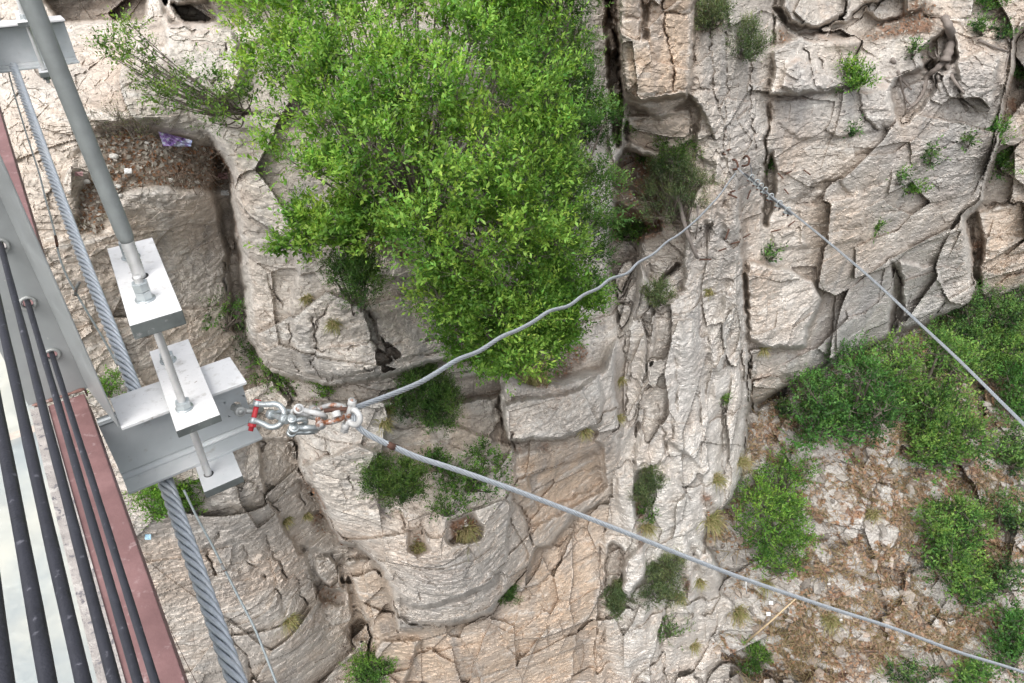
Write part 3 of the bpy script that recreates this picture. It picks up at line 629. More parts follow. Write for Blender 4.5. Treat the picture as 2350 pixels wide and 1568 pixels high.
# =====================================================================================
# THE BRIDGE EDGE
# =====================================================================================
def hd(s):      # deck level below the eye; the span climbs away from the abutment
    return 1.62+.03*(2.35-s) if s < 2.6 else 1.6125-.205*(s-2.6)+.006*(s-2.6)**2
def tr_(s):     # sideways drift of the edge line
    return -.118 if s < 2.5 else -.118+.04*(s-2.5)
def swept(svals, prof):
    """prof: (dt, dh) polygon swept along the deck edge"""
    m = MB(); n = len(prof); vs = []
    for s in svals: vs += [fr(s, tr_(s)+dt, hd(s)+dh) for dt, dh in prof]
    k = len(svals)
    fs = [(i*n+j, i*n+(j+1) % n, (i+1)*n+(j+1) % n, (i+1)*n+j) for i in range(k-1) for j in range(n)]+[tuple(range(n))[::-1], tuple(range((k-1)*n, k*n))]
    m.add(vs, fs, False); return m
sv1 = list(np.linspace(-.6, 2.53, 12)); sv2 = list(np.linspace(2.64, 7.6, 22))
for svv, lb in ((sv1, 'near length of the dark red steel edge beam below the black cables'), (sv2, 'far length of the dark red edge beam beyond the grey post')):
    o = swept(svv, [(-.125, 0), (0, 0), (0, .10), (-.006, .10), (-.006, .012), (-.125, .012)][::-1]).build('edge_beam', M_EDGE, None, .004); tag(o, lb, 'beam', 'dark red edge beams of the deck')
    o = swept(svv, [(-.172, -.012), (-.118, -.006), (-.118, .02), (-.172, .02)][::-1]).build('sealant_strip', M_MORTAR); tag(o, ('near' if svv is sv1 else 'far')+' rough grey strip of sealant between glass and red beam', 'sealant', 'sealant strips along the glass')
for (a, b, lb) in ((-.6, 2.40, 'near glass deck panel, sky reflection in its colour, under the black cables'), (2.44, 4.6, 'second glass deck panel, partly behind the grey post'), (4.64, 7.2, 'farthest glass deck panel at the left edge')):
    k = list(np.linspace(a, b, 8)); o = swept(k, [(-1.35, -.004), (-.158, -.004), (-.158, .022), (-1.35, .022)][::-1]).build('glass_deck_panel', M_GLASS, None, .003)
    tag(o, lb, 'glass panel', 'glass panels of the deck')
o = swept([2.395, 2.42, 2.445], [(-1.35, -.001), (-.158, -.001), (-.158, .03), (-1.35, .03)][::-1]).build('joint_strip', paint_mat('beige_joint', (.50, .44, .38), .8, 0, .2, 30, .4)); tag(o, 'beige joint strip between the first two glass panels', 'joint strip')

# floor beams
def ibeam(name, sc, t0, t1, h, label, hole=None):
    L0 = fr(sc, (t0+t1)/2, h+.30); e = empty(name, L0, label, 'steel beam', 'steel cross beams under the deck')
    fbox(sc-.10, sc+.10, t0 if sc > 3 else -.0465, t1, h, h+.013).build('top_flange', M_FLANGE, e, .002)
    fbox(sc-.10, sc+.10, t0, t1, h+.287, h+.30).build('bottom_flange', M_BEAM, e, .002)
    # web cut with a bolt hole near its end
    m = MB(); w0 = sc-.006; hh = hole
    ring = 20
    if hh:
        tc_, hc_, r_ = hh; half = .04
        for side, sgn in ((w0, 1), (sc+.006, -1)):
            vs = []; 
            for k in range(ring):
                a = 2*math.pi*k/ring; ca, sa = math.cos(a), math.sin(a); q = half/max(abs(ca), abs(sa))
                vs.append(fr(side, tc_+r_*ca, hc_+r_*sa)); vs.append(fr(side, tc_+q*ca, hc_+q*sa))
            fs = [(2*k, 2*k+1, (2*k+3) % (2*ring), (2*k+2) % (2*ring)) for k in range(ring)]
            m.add(vs, fs if sgn < 0 else [f[::-1] for f in fs], False)
        vs = [fr(sd_, tc_+r_*math.cos(2*math.pi*k/ring), hc_+r_*math.sin(2*math.pi*k/ring)) for sd_ in (w0, sc+.006) for k in range(ring)]
        m.add(vs, [(k, (k+1) % ring, ring+(k+1) % ring, ring+k) for k in range(ring)], False)
        b1 = [(t0, tc_-half, h+.013, h+.287), (tc_+half, t1-.002, h+.013, h+.287), (tc_-half, tc_+half, h+.013, hc_-half), (tc_-half, tc_+half, hc_+half, h+.287)]
    else: b1 = [(t0, t1-.002, h+.013, h+.287)]
    for a, b, c, d in b1:
        bb = fbox(w0, sc+.006, a, b, c, d); m.add(bb.v, bb.f, False)
    # rolled fillets between web and flanges
    for sg in (-1, 1):
        for hb, sh in ((h+.287, -1), (h+.013, 1)):
            pr = [(0, 0), (.020, 0), (.010, .004), (.004, .010), (0, .020)]
            vs = []
            for t in (t0+.001, t1-.003): vs += [fr(sc+sg*(.006+a), t, hb+sh*b) for a, b in pr]
            n = 5; m.add(vs, [(i, (i+1) % n, n+(i+1) % n, n+i) for i in range(n)]+[tuple(range(n)), tuple(range(n, 2*n))[::-1]], True)
    m.build('web', M_BEAM, e); return e
ibeam('cross_beam', 2.35, -.110, .395, 1.62, 'near silver cross beam holding the chain of shackles', (.348, 1.784, .021))
ibeam('cross_beam', 6.30, -1.0, .575, .915, 'farther silver cross beam at the top left corner')

# hanger with its clamp plates
def nut(m, s, t, h0, h1, r):
    A, B = BT, BB; poly = [(r*math.cos(math.pi/3*k+.35), r*math.sin(math.pi/3*k+.35)) for k in range(6)]
    m.prism(poly, A, B, (fr(s, t, h1), fr(s, t, h0)-fr(s, t, h1))); return m
def disc(m, s, t, h0, h1, r, n=20):
    m.tube([fr(s, t, h1), fr(s, t, h0)], r, n); return m
def threads(m, s, t, h0, h1, r, pitch, n=12, drift=0.0):
    k = int((h1-h0)/pitch*2); pts = []; R = []
    for i in range(k+1):
        hh = h1-(h1-h0)*i/k; pts.append(fr(s, t+drift*(h1-hh), hh)); R.append(r*(1.0 if i % 2 else .84))
    m.tube(pts, R, n); return m
def plate(s0, s1, t0, t1, u0, u1, h0, h1):
    m = MB(); P8 = [fr(s, t, h) for h in (h1, h0) for s, t in ((s0, t0), (s0, t1), (s1, u1), (s1, u0))]
    m.add(P8, [(3, 2, 1, 0), (4, 5, 6, 7), (0, 1, 5, 4), (1, 2, 6, 5), (2, 3, 7, 6), (3, 0, 4, 7)], False); return m
def hanger(sc=2.35, tc_=.178, label='', dh=0.0, dt=0.0, ds=0.0):
    e = empty('hanger', fr(sc, tc_, 1.95), label, 'hanger', 'steel hangers carrying the cross beams')
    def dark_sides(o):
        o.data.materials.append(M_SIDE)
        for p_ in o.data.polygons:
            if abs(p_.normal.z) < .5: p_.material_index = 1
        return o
    m = MB(); lean = -.033
    pts = [fr(sc, tc_-.033*(1.0-h), h) for h in (-1.6, -.8, 0, .5, .955, .985, 1.003)]; m.tube(pts, [.0255]*5+[.0245, .0205], 28); m.build('suspender_rod', M_PIPE, e)
    m = MB(); threads(m, sc, tc_, 1.0, 1.25, .0212, .0100, 18); m.build('threaded_end', M_THREAD, e)
    m = MB(); nut(m, sc, tc_, 1.188, 1.232, .040); m.build('nut', M_GALV, e, .002)
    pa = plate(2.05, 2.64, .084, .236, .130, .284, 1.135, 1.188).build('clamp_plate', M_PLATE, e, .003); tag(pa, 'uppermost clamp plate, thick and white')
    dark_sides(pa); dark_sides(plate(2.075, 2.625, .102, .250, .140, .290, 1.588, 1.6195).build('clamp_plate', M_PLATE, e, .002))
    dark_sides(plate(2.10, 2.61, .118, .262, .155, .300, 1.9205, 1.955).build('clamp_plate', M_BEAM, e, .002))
    for sr in (sc-.165, sc+.165):
        m = MB(); threads(m, sr, .172+.08*(sr-sc), 1.050, 2.01, .0142, .0095, 12); m.build('tie_rod', M_THREAD, e)
        m = MB(); nut(m, sr, .172+.08*(sr-sc), 1.101, 1.131, .0255); nut(m, sr, .172+.08*(sr-sc), 1.072, 1.0995, .0255); m.build('nut', M_GALV, e, .0015)
        m = MB(); disc(m, sr, .172+.08*(sr-sc), 1.131, 1.1355, .031); m.build('washer', M_GALV, e)
        m = MB(); nut(m, sr, .172+.08*(sr-sc), 1.555, 1.583, .0265); m.build('nut', M_GALV, e, .0015)
        m = MB(); disc(m, sr, .172+.08*(sr-sc), 1.583, 1.5885, .030); m.build('washer', M_GALV, e)
        m = MB(); nut(m, sr, .172+.08*(sr-sc), 1.955, 1.985, .0265); m.build('nut', M_GALV, e, .0015)
    # dark oversize holes around the rods on the faces seen from above
    for (ss, tt, hh, rr) in ((sc, tc_+.002, 1.1345, .0255), (sc-.165, .160, 1.9200, .0180)):
        m = MB(); disc(m, ss, tt, hh-.0006, hh+.002, rr, 28); m.build('hole', M_HOLE, e)
    return e
M_HOLE_UNUSED = None
#('dark_bore', (.03, .03, .03), .9)
h1_ = hanger(label='grey suspender rod with white clamp plates on the near cross beam')
def copy_tree(o, parent=None):
    c = o.copy(); col.objects.link(c); c.parent = parent
    for ch in list(o.children): copy_tree(ch, c)
    return c
h2_ = copy_tree(h1_); h2_.location = Vector(h1_.location)+Vector(fr(3.95, .172, -.705)-np.array([0, 0, CAMZ])); h2_['label'] = 'clamp plates and rods bolted to the farther cross beam, top left corner'

# railing post: bent steel plate with collared holes
def post():
    e = empty('railing_post', fr(2.55, -.2, 1.62), 'tall grey-green steel railing post with black cables threaded through it', 'post')
    holes = [.53, .65, .80, 1.0, 1.215, 1.43]; m = MB(); TH = .008; sF = 2.55; tcx = -.156; half = .033; r_ = .0175; ring = 24
    def quadstrip(h0, h1, t0, t1, s0=sF, s1=None):
        s1 = s0 if s1 is None else s1
        vs = [fr(s0, t0, h0), fr(s1, t1, h0), fr(s1, t1, h1), fr(s0, t0, h1), fr(s0+TH, t0, h0), fr(s1+TH, t1, h0), fr(s1+TH, t1, h1), fr(s0+TH, t0, h1)]
        m.add(vs, [(0, 3, 2, 1), (4, 5, 6, 7), (0, 1, 5, 4), (2, 3, 7, 6), (0, 4, 7, 3), (1, 2, 6, 5)], False)
    ht = -.1; edges = [ht]
    quadstrip(-.1, 1.612, -.29, tcx-half); quadstrip(-.1, 1.612, tcx+half, -.100)
    prev = -.1
    for hh in holes:
        quadstrip(prev, hh-half, tcx-half, tcx+half) if hh-half > prev else None
        vs = []
        hf = (lambda a: half/max(abs(math.cos(a)), abs(math.sin(a))))
        for s_ in (sF, sF+TH):
            for k in range(ring):
                a = 2*math.pi*k/ring; vs.append(fr(s_, tcx+r_*math.cos(a), hh+r_*math.sin(a))); vs.append(fr(s_, tcx+hf(a)*math.cos(a), hh+hf(a)*math.sin(a)))
        fs = [(2*k, (2*k+2) % (2*ring), (2*k+3) % (2*ring), 2*k+1) for k in range(ring)]+[(2*ring+2*k, 2*ring+2*k+1, 2*ring+(2*k+3) % (2*ring), 2*ring+(2*k+2) % (2*ring)) for k in range(ring)]
        m.add(vs, fs, False); prev = hh+half
    quadstrip(prev, 1.612, tcx-half, tcx+half)
    m.build('post_plate', M_POST, e)
    # folded outer flange, running out to the beam end
    m = MB(); pr = [(-.1005, 2.545), (-.0535, 2.255), (-.0475, 2.255), (-.092, 2.560)]; n = 4
    vs = [fr(s, t, h) for h in (1.618, -.1) for t, s in pr]
    m.add(vs, [(0, 1, 2, 3)[::-1], (4, 5, 6, 7)]+[(i, (i+1) % n, n+(i+1) % n, n+i) for i in range(n)], False); m.build('side_flange', M_POST, e, .002)
    m = MB(); m.tube([fr(2.545, t, 1.606) for t in np.linspace(-.28, -.11, 12)], [.006+.002*math.sin(k*2.1) for k in range(12)], 8); m.build('weld_seam', paint_mat('rusty_weld', (.22, .12, .10), .8, 0, .3, 50, .6, [(40, .55, .65, (.45, .44, .43))]), e)
    for hh in holes:
        m = MB(); pts = []; 
        for k in range(25):
            a = 2*math.pi*k/24; pts.append(fr(2.546, tcx+.0215*math.cos(a), hh+.0215*math.sin(a)))
        m.tube(pts, .0058, 8, False); m.build('collar', M_DULL, e)
    return e
post()
for k, (hh, wd) in enumerate(zip([.53, .65, .80, 1.0, 1.215, 1.43], ['topmost', 'second from the top', 'third from the top', 'fourth from the top', 'second from the bottom', 'lowest'])):
    rr_ = .0080 if hh < .7 else .0088
    pts = [fr(s, -.156+.0015*math.sin(s*2+k), hh+.006*(2.6-s)*(s+.6)*.3+.0012*math.sin(s*9+k)) for s in np.linspace(-.5, 2.9, 60)]
    o = MB().tube(pts, [rr_*(1+.03*math.sin(i*1.3+k)) for i in range(60)], 12).build('railing_cable', M_RUBBER)
    tag(o, f'black sleeved railing cable, {wd} of the six passing the grey post', 'cable', 'black railing cables')

# main rope under the beams and loose wires beside it
path = catmull([fr(.5, -.05, 2.16), fr(1.4, -.02, 2.06), fr(2.31, .017, 1.972), fr(2.85, .046, 1.868), fr(4.18, .080, 1.612), fr(6.1, .156, 1.235), fr(7.6, .21, .97)], 12)
o = strand_rope(path, .0310, .30, 6, .016, 8, -1).build('main_rope', M_ROPE); tag(o, 'thick twisted steel bridge rope running under both cross beams', 'wire rope')
def sp(x, y, d): return wpt(x/4., y/4., d)
o = MB().tube(catmull([sp(30, 230, 5.1), sp(40, 313, 4.9), sp(103, 528, 4.5), sp(155, 689, 4.2), sp(184, 804, 4.05), sp(198, 850, 3.95), sp(224, 953, 3.8), sp(235, 1016, 3.72), sp(264, 1097, 3.6), sp(304, 1171, 3.5), sp(344, 1240, 3.4), sp(413, 1355, 3.28), sp(470, 1460, 3.2)], 5), .0052, 8).build('loose_wire', M_GALV); tag(o, 'slack galvanised wire hanging left of the thick rope', 'wire')
e = MB().tube([sp(222, 945, 3.80), sp(229, 985, 3.74)], .0075, 8).build('wire_sleeve', M_RUST); tag(e, 'upper rusty sleeve crimped on the slack wire', 'sleeve')
e = MB().tube([sp(300, 1185, 3.47), sp(306, 1150, 3.47), sp(318, 1130, 3.45)], .0075, 8).build('wire_clip', M_WORN); tag(e, 'lower rusty clip on the slack wire beside the thick rope', 'clip')
o = MB().tube(catmull([sp(735, 1960, 3.3), sp(781, 2056, 3.3), sp(840, 2165, 3.25), sp(896, 2273, 3.2), sp(955, 2390, 3.15), sp(1014, 2504, 3.1), sp(1060, 2615, 3.05), sp(1110, 2745, 3.0)], 5), .0055, 8).build('guide_wire', M_GALV); tag(o, 'thin galvanised wire right of the thick rope at the bottom', 'wire')
o = MB().tube([sp(885, 2255, 3.18), sp(900, 2285, 3.17)], .007, 8).build('wire_sleeve', M_WORN); tag(o, 'worn sleeve on the thin wire right of the thick rope', 'sleeve')
o = MB().tube(catmull([sp(685, 2525, 3.0), sp(725, 2610, 3.0), sp(800, 2760, 3.0)], 5), .0013, 5).build('thin_wire', M_RUST); tag(o, 'hair thin wire between red beam and thick rope at the bottom edge', 'wire')

# =====================================================================================
# SHACKLES
# =====================================================================================
def zp(x, y, d): return wpt((900+x/3.917)/4., (1500+y/3.917)/4., d)
def shackle(A, B, apex, r, mb_, mp, label, over=(.02, .03), eye=1.75, pr=1.0, bowed=1.25, nutside=True):
    """A, B: pin eyes, apex: far end of the bow (world points)"""
    A, B, apex = map(np.array, (A, B, apex)); c = (A+B)/2; y = (B-A); w_ = np.linalg.norm(y); y /= w_
    x = apex-c; x -= y*np.dot(x, y); Lh = np.linalg.norm(x); x /= Lh; z = np.cross(x, y); h = w_/2
    e = empty('shackle', c, label, 'shackle', 'shackles linking beam and cables')
    # bow path in (x,y)
    R = min(h*bowed, Lh*.6); pts = [(0, -h), (.25*(Lh-R), -h)]
    for a in np.linspace(-115, 115, 19):
        a = math.radians(a); pts.append((Lh-R+R*math.cos(a), R*math.sin(a)))
    pts += [(.25*(Lh-R), h), (0, h)]
    W = catmull([c+x*u+y*v for u, v in pts], 3); MB().tube(W, r, 12).build('bow', mb_, e)
    for sgn in (-1, 1):
        q = c+y*h*sgn; MB().tube([q-y*r*1.02, q-y*r*.9, q+y*r*.9, q+y*r*1.02], [r*eye*.88, r*eye, r*eye, r*eye*.88], 16).build('eye', mb_, e)
    p = MB(); p.tube([A-y*(r+over[0]*.3), B+y*(r+over[1])], r*pr, 14); p.build('pin', mp, e)
    if nutside:
        q = B+y*(r*1.02); poly = [(r*1.45*math.cos(math.pi/3*k), r*1.45*math.sin(math.pi/3*k)) for k in range(6)]
        MB().prism(poly, x, z, (q, y*r*1.1)).build('pin_head', mp, e, .001)
    q = A-y*r*1.02; MB().tube([q, q-y*r*.35], [r*1.15, r*1.0], 14).build('pin_end', mp, e)
    return e
D = 2.70
shackle(zp(235, 572, D-.03), zp(90, 500, D+.055), zp(700, 592, D), 0.0107, M_DULL, M_DULL, 'dull grey shackle bolted through the hole in the cross beam', eye=1.9, bowed=1.0)
shackle(zp(505, 450, D), zp(440, 715, D-.01), zp(930, 640, D-.01), 0.0118, M_GALV, M_RED, 'bright galvanised bow shackle closed with a red pin', (.002, .030), 1.45, .85, 1.35)
shackle(zp(725, 620, D+.02), zp(925, 690, D-.03), zp(1210, 640, D+.01), 0.0118, M_GALV, M_GALV, 'galvanised shackle right of the one with the red pin', (.0, .008), 1.65, 1.0, 1.1)
shackle(zp(1050, 700, D-.05), zp(1050, 860, D+.02), zp(1270, 690, D-.01), 0.0101, M_GALV, M_GALV, 'small galvanised shackle in the middle of the chain, nut facing the viewer', (.0, .004), 1.7, 1.0, 1.05)
shackle(zp(1150, 535, D-.045), zp(1095, 600, D+.04), zp(1600, 640, D), 0.0112, M_WHITED, M_WORN, 'whitish shackle above the rust stained one', (.0, .012), 1.8, 1.0, 1.0)
shackle(zp(1080, 830, D-.02), zp(1045, 900, D+.05), zp(1470, 815, D+.01), 0.0118, M_GALV, M_GALV, 'lowest galvanised shackle of the chain', (.0, .012), 1.7, 1.0, 1.0)
shackle(zp(1500, 775, D-.045), zp(1385, 560, D+.045), zp(1960, 650, D), 0.0112, M_WORN, M_WORN, 'rust stained shackle hooked to the cable shackle', (.0, .016), 1.75, 1.0, 1.1)
shackle(zp(1990, 430, D-.02), zp(1890, 800, D+.03), zp(2110, 720, D-.01), 0.0123, M_WHITED, M_WORN, 'white worn shackle gripping the steel cable, right end of the chain', (.004, .010), 1.35, .95, 1.05)
o = MB().tube([zp(1560, 560, D+.01), zp(1960, 530, D)], .009, 12).build('rusty_bar', M_RUST); tag(o, 'brown rusty bar between two shackles at the right of the chain', 'bar')
o = MB().tube([zp(1735, 570, D-.03)+.0*BT, zp(1760, 660, D-.035)], .0165, 16).build('steel_ring', M_WHITED, None, .002); tag(o, 'small white steel ring on the rusty bar', 'ring')

# =====================================================================================
# CABLES
# =====================================================================================
def dp(x, y, d): return wpt(x*.43574, y*.43574, d)
def invd(d0, d1, k): return 1/((1-k)/d0+k/d1)
c2 = [(820,935),(900,905),(960,880),(1000,857),(1050,826),(1100,806),(1150,774),(1190,757),(1225,738),(1262,714),(1305,702),(1340,677),(1375,661),(1400,641),(1440,627),(1465,603),(1500,583),(1530,556),(1560,537),(1600,503),(1630,472),(1650,450),(1675,415),(1688,398)]
c3 = [(811,958),(822,980),(850,1000),(900,1024),(960,1050),(1050,1079),(1170,1121),(1300,1170),(1450,1228),(1600,1288),(1720,1333),(1900,1394),(2050,1442),(2200,1497),(2360,1547),(2600,1635),(3000,1775)]
ln = []
AN = dp(1688, 398, terrd(1688*.43574, 398*.43574)-.12); dA = float(AN[1]*F/yc(398*.43574))
for x, y in c2[::-1]:
    k = (x-820)/(1688-820.); ln.append(dp(x, y, invd(2.72, dA, k)))
ln2 = [dp(807, 945, 2.72)]
for x, y in c3: ln2.append(dp(x, y, invd(2.72, 5.6, (x-811)/(2360-811.))))
# thicken towards the far end never: one cable, constant size
far = catmull(ln[:-3]+ln[-3:]+[dp(812, 941, 2.715)]+ln2, 8)
o = strand_rope(far, .0134, .165, 6, .016, 6, 1).build('stay_cable', M_CABLE); tag(o, 'long pale steel cable, wavy up to the far cliff and straight down to the right', 'cable')
o = MB().tube([dp(893, 1021, 2.78), dp(900, 1025, 2.80), dp(912, 1028, 2.83)], [.0138, .0146, .0138], 10).build('rust_tape', M_RUST); tag(o, 'rusty tape wrapped round the pale cable below the chain', 'tape')
c1 = [(1690,382),(1712,404),(1800,474),(1900,555),(2000,640),(2100,733),(2200,826),(2300,925),(2360,985),(2500,1130),(2850,1470),(3200,1810)]
l1 = [dp(x, y, invd(dA, 4.9, (x-1690)/(2360-1690.))) for x, y in c1]
o = strand_rope(catmull(l1, 10), .0140, .17, 6, .02, 6, 1).build('anchor_cable', M_CABLED if False else M_CABLE); tag(o, 'taut steel cable from the iron rings on the far cliff down to the right edge', 'cable')
cl = [(751.7,177),(757,181.8),(760.8,185.6),(765,189.8),(771,196),(779.4,203.2),(787.7,210)]
def a1(px): 
    k = (px/.43574-1690)/(670.); return invd(dA, 4.9, k)
dead = catmull([wpt(x+.5, y+1.9, a1(x)-.03) for x, y in [(744,171.5)]+cl+[(791,213)]], 5)
o = strand_rope(dead, .0130, .14, 6, .02, 6, 1).build('cable_tail', M_CABLED); tag(o, 'dark doubled-back tail of the taut cable under its clips', 'cable')
first = None
for k, (x, y) in enumerate(cl):
    L0 = wpt(x, y+.6, a1(x)-.02)
    dirn = wpt(x+3, y+2.62, a1(x+3))-wpt(x, y, a1(x)); dirn /= np.linalg.norm(dirn)
    up_ = np.array([.25, -.35, .9]); up_ -= dirn*np.dot(up_, dirn); up_ /= np.linalg.norm(up_); sd_ = np.cross(dirn, up_)
    if first is None:
        e = empty('wire_rope_clip', L0, 'x', 'clip', 'clips along the taut cable')
        pts = []
        for s_ in (-1, 1): pass
        U = [L0+sd_*.030*s1-up_*v for s1, v in ((1, .085), (1, .0))]+[L0+sd_*.030*math.cos(a)+up_*.030*math.sin(a)+up_*.012 for a in np.linspace(0, math.pi, 9)]+[L0-sd_*.030-up_*v for v in (.0, .085)]
        MB().tube(U, .0075, 8).build('u_bolt', M_GALV, e)
        MB().prism([(-.045, -.018), (.045, -.018), (.045, .018), (-.045, .018)], sd_, dirn, (L0-up_*.045, up_*.02)).build('saddle', M_GALV, e, .003)
        for s_ in (-1, 1): MB().prism([(.016*math.cos(q*math.pi/3), .016*math.sin(q*math.pi/3)) for q in range(6)], sd_, dirn, (L0+sd_*.03*s_-up_*.066, up_*.02)).build('nut', M_RUST, e)
        first = e
    else:
        e = copy_tree(first); e.location = tuple(L0)
    e['label'] = ['wire rope clip nearest the iron rings', 'second wire rope clip from the iron rings', 'third wire rope clip from the iron rings', 'middle wire rope clip of the seven', 'third wire rope clip from the lower end', 'second wire rope clip from the lower end', 'lowest wire rope clip where the tail ends'][k]
# iron rings in the wall
def ring(pts, lab_):
    q = [wpt(*p) for p in pts]; o = MB().tube(catmull(q, 5), .016, 8).build('iron_ring', M_RUST); tag(o, lab_, 'iron ring', 'rusty iron rings in the far cliff')
ring([(731,162,dA+.12),(732.5,159.8,dA),(735.5,160.5,dA-.06),(737.4,164,dA-.08),(737.6,168,dA-.06),(735,169.6,dA),(730.5,169.2,dA+.15)], 'left rusty iron ring holding the cables')
ring([(743.5,158.5,dA+.12),(745.5,156.2,dA),(748,156.8,dA-.05),(749.2,160,dA-.07),(748.5,164,dA-.05),(745.5,165.8,dA),(742.3,166,dA+.15)], 'right rusty iron ring above the first clip')
o = MB().tube([wpt(749, 162, dA-.05), wpt(751.2, 168, dA-.1), wpt(751.5, 177, a1(752)-.02)], .008, 6).build('safety_wire', M_CABLED); tag(o, 'thin wire from the right iron ring to the first clip', 'wire')
pg = [(300,150,355,135),(265,185,290,200),(975,420,1045,385),(1185,370,1260,430),(890,410,950,470),(965,590,1010,650),(575,600,540,705),(325,645,425,690),(350,625,405,605),(330,1050,290,1165),(490,1145,575,1100),(355,1215,450,1190),(215,1295,300,1265),(0,1395,130,1390),(1010,1010,1085,950),(815,1075,920,1050)]
pl = ['short rusty peg, highest left of the iron rings', 'tiny rusty peg left of the iron rings', 'rusty peg pointing up right, right of the clips', 'rusty peg pointing down, topmost of those right of the clips', 'rusty peg just right of the second clip', 'rusty peg pointing down beside the lower clips', 'upright thin rusty peg below the first clip', 'long rusty peg slanting down, left below the rings', 'thin rusty peg above the long slanting one', 'near upright rusty peg on the lower left', 'rusty peg pointing up right, below the clips', 'level rusty peg below and left of the clips', 'rusty peg second lowest on the left', 'lowest and longest level rusty peg', 'rusty peg just left of the taut cable below the clips', 'thin level rusty peg below the last clip']
for (a, b, c, d), lb in zip(pg, pl):
    p0 = (700+a*.0877, 137.5+b*.0877); p1 = (700+c*.0877, 137.5+d*.0877)
    dd0 = terrd(*p0)+.04; q = min(dd0, terrd(*p1))-.12
    o = MB().tube([wpt(*p0, dd0-.02), wpt(*p0, q+.02), wpt(*p1, q)], .0125, 6).build('iron_peg', M_RUST); tag(o, lb, 'iron peg', 'rusty iron pegs driven into the far cliff')
# =====================================================================================
# PLANTS
# =====================================================================================
def leaf_mat(name, rough=.55, trans=.35, tint=1.0):
    m, nt, b = node_mat(name); N_ = nt.nodes; L = nt.links
    at = N_.new('ShaderNodeAttribute'); at.attribute_name = 'tint'
    L.new(at.outputs['Color'], b.inputs['Base Color']); b.inputs['Roughness'].default_value = rough; b.inputs['Specular IOR Level'].default_value = .35
    tl = N_.new('ShaderNodeBsdfTranslucent'); sc = N_.new('ShaderNodeVectorMath'); sc.operation = 'MULTIPLY'; L.new(at.outputs['Color'], sc.inputs[0]); sc.inputs[1].default_value = (1.15, 1.25, .6); L.new(sc.outputs[0], tl.inputs[0])
    mx = N_.new('ShaderNodeMixShader'); mx.inputs[0].default_value = trans; L.new(b.outputs[0], mx.inputs[1]); L.new(tl.outputs[0], mx.inputs[2])
    o = [n for n in N_ if n.type == 'OUTPUT_MATERIAL'][0]; L.new(mx.outputs[0], o.inputs[0]); return m
M_LEAF = leaf_mat('leaf', .5, .42); M_BARK = paint_mat('grey_bark', (.15, .125, .105), .9, 0, .3, 20, .6); M_DRY = leaf_mat('dry_grass', .8, .2)
M_ROOT = paint_mat('weathered_root_wood', (.23, .20, .18), .9, 0, .3, 14, .7)
def unit(v): return v/(np.linalg.norm(v, axis=-1, keepdims=True)+1e-9)
def quads_object(name, V, C4, parent, mat, nv=4):
    """V: (n, nv, 3) world; C4: (n,3) colour per leaf"""
    off = parent_world(parent); n = len(V); me = bpy.data.meshes.new(name)
    me.vertices.add(n*nv); me.vertices.foreach_set('co', (V.reshape(-1, 3)-off).astype(np.float32).ravel())
    me.loops.add(n*nv); me.loops.foreach_set('vertex_index', np.arange(n*nv, dtype=np.int32))
    me.polygons.add(n); me.polygons.foreach_set('loop_start', np.arange(0, n*nv, nv, dtype=np.int32)); me.polygons.foreach_set('loop_total', np.full(n, nv, np.int32))
    me.update(calc_edges=True); a = me.attributes.new('tint', 'FLOAT_COLOR', 'POINT'); c = np.ones((n*nv, 4), np.float32); c[:, :3] = np.repeat(C4, nv, 0); a.data.foreach_set('color', c.ravel())
    me.materials.append(mat); o = bpy.data.objects.new(name, me); col.objects.link(o); o.parent = parent; return o
